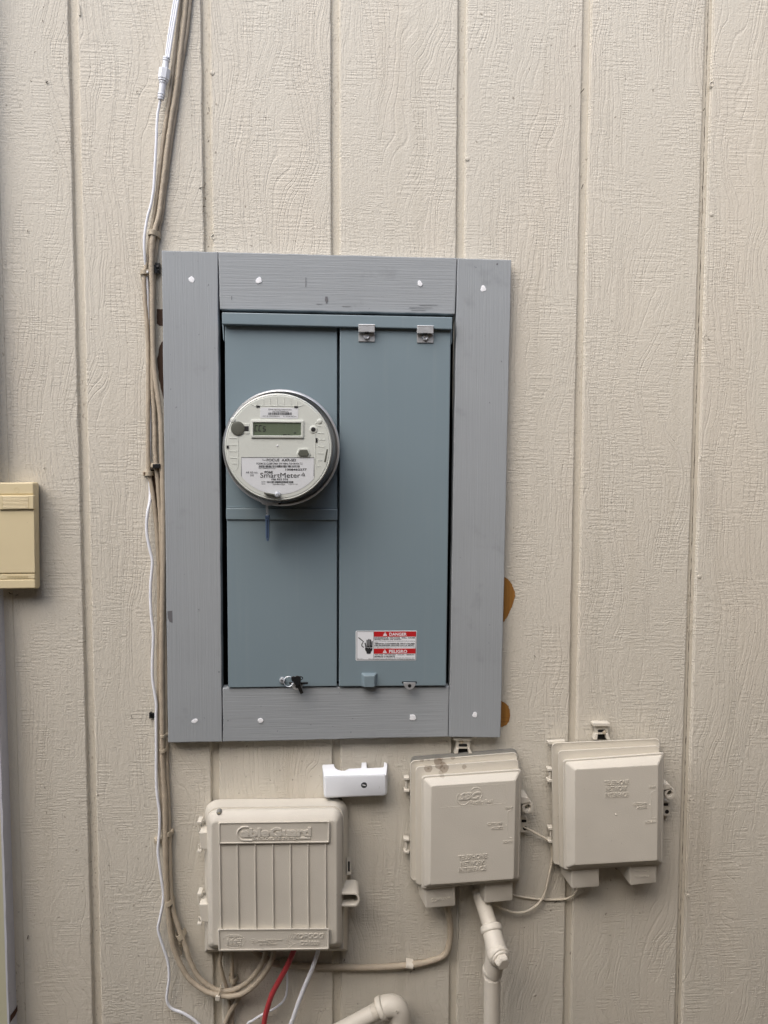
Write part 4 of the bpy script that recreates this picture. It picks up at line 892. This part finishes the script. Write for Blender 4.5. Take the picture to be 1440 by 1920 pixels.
# ------------------------------------------------------------------ cables
def cable(name, label, pts, r, mat, d=.008, sub=7, seg=10, cat='cable', group=None):
    pp = path(pts, d, sub)
    if isinstance(r, tuple): r = [r[0]+(r[1]-r[0])*min(max(i/len(pp), 0), 1) for i in range(len(pp))]
    if mat.name.startswith('beige'):                      # lumpy with old paint, never quite straight
        rj = random.Random(len(pp)); r = r if isinstance(r, list) else [r]*len(pp)
        r = [q*(1+rj.uniform(-.07, .07)) for q in r]
        pp = [q+Vector((rj.uniform(-1, 1), 0, rj.uniform(-1, 1)))*.00028 for q in pp]
    return solo(name, MB().tube(pp, r, seg), mat, label, cat, pp[-1], group, 80)
EXT = 75
cable('painted_cable', 'thick beige painted cable from the top looping into the ribbed enclosure',
      [(356, -EXT), (349, 0), (345, 42), (340, 83), (334.6, 135), (329, 177), (322, 219), (314.5, 271), (308.5, 323), (303, 365), (298.5, 400, .010), (291, 428, .012), (286, 448, .014), (284.3, 475, .014), (284, 504, .014), (285.6, 546, .013), (286, 608, .012), (287.7, 671, .012), (293, 723, .013), (297.5, 754, .013), (301, 785, .013), (302, 810, .013), (303, 842, .013), (305, 904, .012), (306, 987, .012), (306, 1050, .012), (304.5, 1112, .012), (304, 1154, .012), (303, 1200, .012), (303, 1283, .012), (304, 1346, .012), (304.3, 1408, .011), (305.6, 1450, .011), (309, 1502, .012), (310, 1560, .013), (310.5, 1621, .014), (313, 1682, .015), (317, 1728, .016), (325, 1774, .018), (339, 1810, .020), (357.5, 1838, .022), (385, 1858, .024), (409, 1865.5, .026), (434, 1868, .028), (458, 1861, .030), (483, 1841, .032), (501, 1817, .033), (512, 1792, .033), (515, 1770, .033)], (.0037, .0044), M['beigecable'])
cable('painted_cable', 'beige painted cable second in the loop, rising behind the thick cable',
      [(362, -EXT, .004), (356, 0, .004), (350, 60, .004), (340, 120, .004), (331, 190, .004), (318, 280, .004), (309, 350, .004), (303, 400, .004), (294, 450, .004), (288, 520, .004), (286.5, 600, .004), (285.8, 712, .005), (289, 775, .006), (290, 810, .007), (290.5, 842, .007), (293, 873, .007), (296, 904, .006), (299, 946, .005), (301, 987, .005), (303, 1040, .005), (305, 1112, .005), (308.5, 1200, .005), (310, 1242, .005), (311, 1340, .005), (312, 1429, .005), (315, 1512, .006), (317.5, 1575, .007), (319, 1652, .009), (325, 1707, .011), (336, 1743, .013), (347, 1774, .015), (357.5, 1804, .017), (373, 1832, .019), (394, 1850, .020), (415.5, 1857.5, .021), (440, 1855, .022), (464, 1841, .024), (483, 1820, .026), (495, 1798, .028), (499, 1775, .028)], (.0033, .0042), M['beigecable'])
cable('painted_cable', 'slim beige painted cable leftmost in the bundle beside the white wire',
      [(345, -EXT), (339, 0), (333.5, 52), (326, 115), (320, 167), (314, 208), (306.5, 260), (300, 312), (294, 365), (289, 400), (283, 436), (276.5, 483), (271.5, 512), (270.5, 529), (272.2, 567), (276.5, 629), (277.8, 692), (277.5, 796), (278, 862), (279, 887), (284.6, 915), (290, 956), (294, 998), (297, 1050), (298, 1112), (297.5, 1196), (297.8, 1260), (297.5, 1325), (299, 1429), (303, 1500), (306, 1560), (309.5, 1610), (313, 1660), (318, 1710), (325, 1748), (331, 1768), (338, 1790, .007)], (.0030, .0034), M['beigecable'], d=.006)
cable('painted_cable', 'short beige cable bowing left under the ribbed enclosure', [(417, 1770, .012), (415, 1788, .012), (412.5, 1804, .012), (417, 1826, .012), (423.5, 1847, .010), (428, 1870, .008), (431, 1900, .007), (431, 1920+EXT, .006)], .0032, M['beigecable'])
cable('painted_cable', 'straight beige cable dropping from the ribbed enclosure through a clip', [(434.5, 1770, .012), (435, 1800, .010), (435.5, 1826, .008), (437.5, 1850, .007), (436.5, 1885, .006), (435.5, 1920, .006), (435, 1920+EXT, .006)], .0034, M['beigecable'])
cable('painted_cable', 'beige cable branching diagonally down left at the bottom border', [(452, 1862, .012), (446, 1875, .012), (440, 1884, .013), (431, 1899, .013), (424, 1916, .012), (418, 1940, .010), (412, 1920+EXT, .008)], .0040, M['beigecable'])
cable('painted_cable', 'horizontal beige cable running from the stained telephone box behind the ribbed enclosure', [(836, 1660, .020), (838.5, 1703, .016), (842.5, 1722, .012), (844.6, 1742, .009), (842, 1772, .008), (831.5, 1792, .008), (803, 1803, .007), (773, 1808.5, .007), (742, 1812), (696, 1814), (650, 1813.5), (587, 1812), (530, 1809), (505, 1802), (480, 1785, .006), (460, 1765, .004)], .0054, M['beigecable'], d=.007)
cable('white_wire', 'white wire winding down the left of the beige cables', 
      [(274, 500, .005), (277, 560, .003), (279, 700, .003), (281, 800, .003), (280, 880, .003), (281.5, 920, .004), (280.8, 940, .008), (276.5, 962), (274.6, 987), (276.3, 1008), (281.5, 1033), (285.4, 1050), (285, 1067), (282.7, 1092), (282, 1123), (283.7, 1154), (287, 1185), (287, 1210), (285.6, 1242), (286, 1273), (290, 1300), (293, 1321), (292.6, 1346), (293, 1408), (293, 1460), (295, 1492), (299, 1523), (299.3, 1554), (297, 1581), (296.5, 1600), (301, 1636), (306.5, 1682), (300.5, 1719), (296.5, 1743), (305.5, 1774), (315, 1804), (317, 1835), (312.8, 1872), (321, 1890), (342, 1899), (360.5, 1910), (374, 1922), (395, 1945), (405, 1990)], .0024, M['whitecable'], d=.012)
cable('red_cable', 'thick red cable hanging from the ribbed enclosure', [(556, 1765, .034), (550, 1784, .034), (539, 1810, .034), (525.5, 1835, .033), (511, 1862, .032), (501.5, 1890, .030), (495, 1920, .028), (488, 1920+EXT, .024)], .0046, M['redcable'])
cable('white_cable', 'thick white cable hanging from the ribbed enclosure beside the red one', [(602, 1765, .034), (596, 1784, .034), (586.6, 1813, .034), (571, 1850, .032), (559, 1881, .030), (550, 1908, .028), (543, 1930, .026), (535, 1920+EXT, .024)], .0036, M['whitecable'])
cable('white_wire', 'thin white wire curling behind the red cable', [(546, 1790, .016), (540, 1804, .016), (538, 1820, .016), (538.4, 1850, .015), (533, 1874, .015), (516, 1890, .014), (492, 1902, .014), (474, 1913.5, .013), (462, 1926, .012), (450, 1920+EXT, .010)], .0020, M['whitecable'])
cable('phone_wire', 'thin beige wire hanging in a loop between the two telephone boxes', [(978, 1548, .012), (993, 1556, .014), (1009, 1565, .014), (1025, 1574, .012), (1033, 1584, .010), (1035, 1609, .008), (1029.6, 1640, .009), (1021, 1676, .010), (1006.7, 1696.7, .012), (986, 1709, .014), (965, 1711, .016), (944, 1705, .018), (925, 1695, .020), (912, 1685, .018)], .0021, M['paleline'], seg=8)
cable('phone_wire', 'thin beige wire lying flat on the siding under the two telephone boxes', [(945, 1672, .006), (962, 1678, .0025), (986, 1683, .0022), (1011, 1686, .0022), (1031, 1687, .0022), (1058, 1686, .0025), (1073, 1680, .006), (1082, 1670, .010), (1088, 1655, .014)], .0019, M['paleline'], seg=8)

# white string-light cord with its plug connector
cn = thing('light_cord', 'white ribbed cord with screw connector at the top of the bundle', 'cord', W(302, 180, .012))
for i, off in enumerate((-3.6, 0, 3.6)):
    part('strand', MB().tube(path([(342+off, -EXT, .016), (330.5+off, 0, .016), (324+off, 40, .016), (318.5+off*.95, 75, .016), (313.5+off*.8, 110, .016)], sub=5), .0019, 8), M['whitecable'], cn)
ax = (W(302.5, 181, .014)-W(312.5, 109, .016)); L_ = ax.length; ax.normalize(); c0 = W(312.5, 107, .016)
pr = [(.0030, 0), (.0054, .0008), (.0056, .0026), (.0046, .003), (.0046, .0038), (.0056, .0042), (.0056, .0060), (.0047, .0065), (.0050, .0185)]
part('upper_sleeve', MB().lathe(c0, pr, 24, ax), M['whitecable'], cn, smooth=40)
part('hex_nut', MB().lathe(c0, [(.0074, .0178), (.0090, .0188), (.0090, .0335), (.0080, .0345), (.0080, .0365), (.0068, .0368)], 8, ax), M['whitecable'], cn, smooth=20)
pr2 = [(.0062, .036), (.0062, .0395), (.0053, .0400), (.0050, .0545), (.0058, .0550), (.0058, .0568), (.0048, .0572), (.0048, .0582), (.0056, .0586), (.0056, .0606), (.0046, .0610), (.0046, .0620), (.0050, .0625), (.0048, .0642), (.0028, .0645)]
part('lower_sleeve', MB().lathe(c0, pr2, 24, ax), M['whitecable'], cn, smooth=40)
part('tail', MB().tube(path([(302.5, 176, .014), (301, 186, .014), (298, 202), (295, 219), (292.6, 271), (289.8, 323), (288, 354), (282.8, 385), (277.8, 402), (273.5, 424), (270.8, 445), (270.4, 462), (271.6, 483, .010), (273.5, 500, .006), (275.5, 530, .003)], .012, 6), .0022, 8), M['whitecable'], cn)

# ------------------------------------------------------------------ clips
def clip(label, px, py, wv, h, rot, mat, d=.012, r=None, nail=None, name='cable_clip'):
    base = W(px, py, 0); o = thing(name, label, 'clip', base, 'cable clips nailed over the cables')
    n = 12; c = W(px, py, d*.5); a = R(rot); ux = Vector((math.cos(a), 0, math.sin(a))); uz = Vector((-math.sin(a), 0, math.cos(a)))
    wm, hm = wv/PXM/2, h/PXM/2; th = .0013
    def arcp(rad_x, rad_y, s_): return [Vector((c.x, 0, c.z))+ux*(math.cos(math.pi*k/n)*rad_x)+uz*s_+Vector((0, -.0005-math.sin(math.pi*k/n)*rad_y, 0)) for k in range(n+1)]
    o1, i1 = arcp(wm, d, hm), arcp(wm-th, d-th, hm); o2, i2 = arcp(wm, d, -hm), arcp(wm-th, d-th, -hm)
    mb = MB().loft([o1+i1[::-1], o2+i2[::-1]], True, True)
    part('strap', mb, mat, o, bevel=.0003, smooth=50)
    if nail:
        nx, ny, nm = nail
        part('nail_block', slab(rect(nx-4.2, ny-h/2-.5, nx+4.2, ny+h/2+.5), .0005, .0085, 1.5, 1), mat, o)
        part('nail', knob(nx, ny, .008, .0105, 2.6, 12, .4), nm, o)
    return o
bc = M['clipwhite']
clip('beige clip on the cable bundle just above the frame corner', 288, 438, 22, 9, -8, bc, .019, nail=(295.5, 441, M['beigecable']))
clip('beige clip with bright nail head left of the frame top corner', 271, 511, 17, 8, 0, bc, .012, nail=(275.5, 509.5, M['label']))
clip('black clip hidden behind the cable at the frame top corner', 291, 506, 15, 15, 10, M['black'], .010, nail=(295, 500, M['black']))
bcl = clip('black and beige clip on the cables level with the lower meter', 292, 873, 20, 9, -4, bc, .016)
part('black_insert', slab([(286, 870), (300, 869.5), (300, 877.5), (286, 878)], .010, .0185, 1, .8), M['black'], bcl)
part('nail', knob(284.5, 874.5, .004, .017, 3.6, 14, .4), bc, bcl)
clip('beige clip just under the black clip, level with the lower meter', 279, 888, 17, 8, 4, bc, .013, nail=(271.5, 888, M['rust']))
clip('beige clip at the lower left frame edge, upper of two', 306, 1378, 15, 5, 0, bc, .018, nail=(312, 1377, bc))
clip('beige clip just below the lower left frame corner', 306, 1406, 16, 6, 12, bc, .018, nail=(302, 1409, bc))
clip('pale clip on the cables level with the ribbed enclosure top', 317, 1561, 12, 9, 0, bc, .015, nail=(320, 1561, bc))
clip('pale clip half behind the white wire beside the enclosure', 298, 1576, 19, 8, 0, bc, .010, nail=(293, 1578, bc))
clip('beige clip on the cables level with the enclosure ribs', 317, 1690, 18, 9, 18, bc, .020, nail=(318, 1697, M['rust']))
clip('round beige clip where the two looping cables part', 338, 1753, 18, 11, 25, bc, .020, nail=(337, 1771, bc))
clip('beige clip on the straight cable under the ribbed enclosure', 437.5, 1836, 16, 10, 0, bc, .014, nail=(433, 1836, bc))
clip('square beige clip on the horizontal cable under the stained box', 767, 1809, 17, 15, 78, M['pipe'], .0142)
clip('small beige clip on the horizontal cable behind the red cable', 532, 1806, 14, 14, 90, bc, .014)
# loose black strap end and the zip tie
z_ = thing('strap_end', 'black plastic strap end sticking out left of the white wire', 'strap', W(289, 1342, 0))
part('strap', slab(rect(279.5, 1337.5, 297, 1346.5), .001, .005, 1, .6), M['black'], z_); part('strap_head', slab(rect(279.5, 1336.5, 283, 1347.5), .001, .0075, 1, .6), M['black'], z_)
zt = thing('zip_tie', 'beige zip tie round the bottom of the cable loop', 'zip tie', W(409, 1872, .02))
cc = W(411.5, 1861, .023)
part('band', MB().tube([cc+Vector((math.sin(2*math.pi*k/24)*.0022, math.cos(2*math.pi*k/24)*.0085, math.sin(2*math.pi*k/24)*.0115)) for k in range(25)], .0013, 6), bc, zt)
part('head', slab([(404, 1869), (412.5, 1868.5), (412, 1877.5), (403.5, 1877.5)], .024, .034, 1, 1), M['pipe'], zt)

# ------------------------------------------------------------------ conduit with service fitting
cd = thing('conduit', 'beige painted conduit with hex plug fitting below the stained telephone box', 'pipe', W(922, 1920+EXT, .03))
A0 = W(897, 1668, .012); A2 = W(921, 1742, .053); A3 = W(934, 1793, .084)
A5 = W(923.5, 1819, .066); A6 = W(922.6, 1870, .066); A7 = W(922, 1920+EXT, .065)
ax1 = (A3-A2).normalized(); ax2 = (A6-A5).normalized()
part('upper_pipe', MB().tube([A0, A0.lerp(A2, .5), A2], .0128, 28), M['pipe'], cd, smooth=60)
def collar(p, ax, r_, h, name='collar'):
    part(name, MB().lathe(p-ax*h/2, [(r_*.88, 0), (r_*.97, h*.12), (r_, h*.3), (r_, h*.7), (r_*.97, h*.88), (r_*.88, h)], 32, ax), M['pipe'], cd, smooth=60)
collar(A2, ax1, .0182, .012)
part('fitting_body', MB().tube([A2, A2.lerp(A3, .35), A2.lerp(A3, .7), A3], [.0160, .0160, .0168, .0172], 30), M['pipe'], cd, smooth=70)
part('fitting_neck', MB().tube(spline([A2.lerp(A3, .45), W(928, 1796, .072), A5+ax2*.004], 6), .0158, 30), M['pipe'], cd, smooth=70)
plug_ax = (ax1*.35+Vector((.28, -.92, .02))).normalized(); pc = A3-ax1*.004
part('plug_boss', MB().lathe(pc-plug_ax*.012, [(.0150, 0), (.0176, .010), (.0180, .014), (.0178, .0205), (.0160, .022)], 32, plug_ax), M['pipe'], cd, smooth=60)
part('plug_rim', MB().lathe(pc+plug_ax*.008, [(.0146, 0), (.0148, .0045), (.0138, .0055)], 32, plug_ax), M['pipe'], cd, smooth=60)
part('hex_plug', MB().lathe(pc+plug_ax*.012, [(.0125, 0), (.0121, .009), (.0096, .0115)], 6, plug_ax), M['pipe'], cd, smooth=15, bevel=.0008)
collar(A5, ax2, .0166, .011)
part('lower_pipe', MB().tube([A5, A6, A7], .0138, 32), M['pipe'], cd, smooth=70)
for k in range(4): part('thread', MB().lathe(A5+ax2*(.007+k*.0017), [(.0138, 0), (.0144, .0006), (.0138, .0012)], 32, ax2, False, False), M['pipe'], cd, smooth=60)

ec = thing('conduit_elbow', 'beige conduit elbow turning down at the bottom border', 'pipe', W(742, 1915, .03))
dE = .040
B0 = W(560, 1974, dE); B1 = W(712, 1893, dE); axb = (B1-B0).normalized()
part('pipe', MB().tube([B0, B1], .0133, 28), M['pipe'], ec, smooth=70)
for k in range(5): part('thread', MB().lathe(B1-axb*(.004+k*.0019), [(.0133, 0), (.0140, .0006), (.0133, .0012)], 28, axb, False, False), M['pipe'], ec, smooth=60)
part('collar', MB().lathe(B1-axb*.001, [(.0175, 0), (.0195, .001), (.0198, .008), (.0186, .0095)], 30, axb), M['pipe'], ec, smooth=60)
eb = [B1+axb*.008, W(727, 1886.5, dE), W(740, 1887.5, dE), W(748, 1899, dE), W(750, 1920, dE), W(751, 1945, dE)]
part('elbow_body', MB().tube(spline(eb, 6), .0180, 30), M['pipe'], ec, smooth=70)
part('collar', MB().tube([W(751, 1935, dE), W(751, 1952, dE)], .0198, 30), M['pipe'], ec, smooth=60)
part('lower_pipe', MB().tube([W(751, 1945, dE), W(752, 1920+160, dE)], .0133, 28), M['pipe'], ec, smooth=70)
part('moulded_mark', MB().tube(path([(741, 1897, .0585), (744, 1894, .0585), (746, 1897, .0583), (743, 1900, .0585)], sub=3), .0007, 6), M['pipe'], ec)
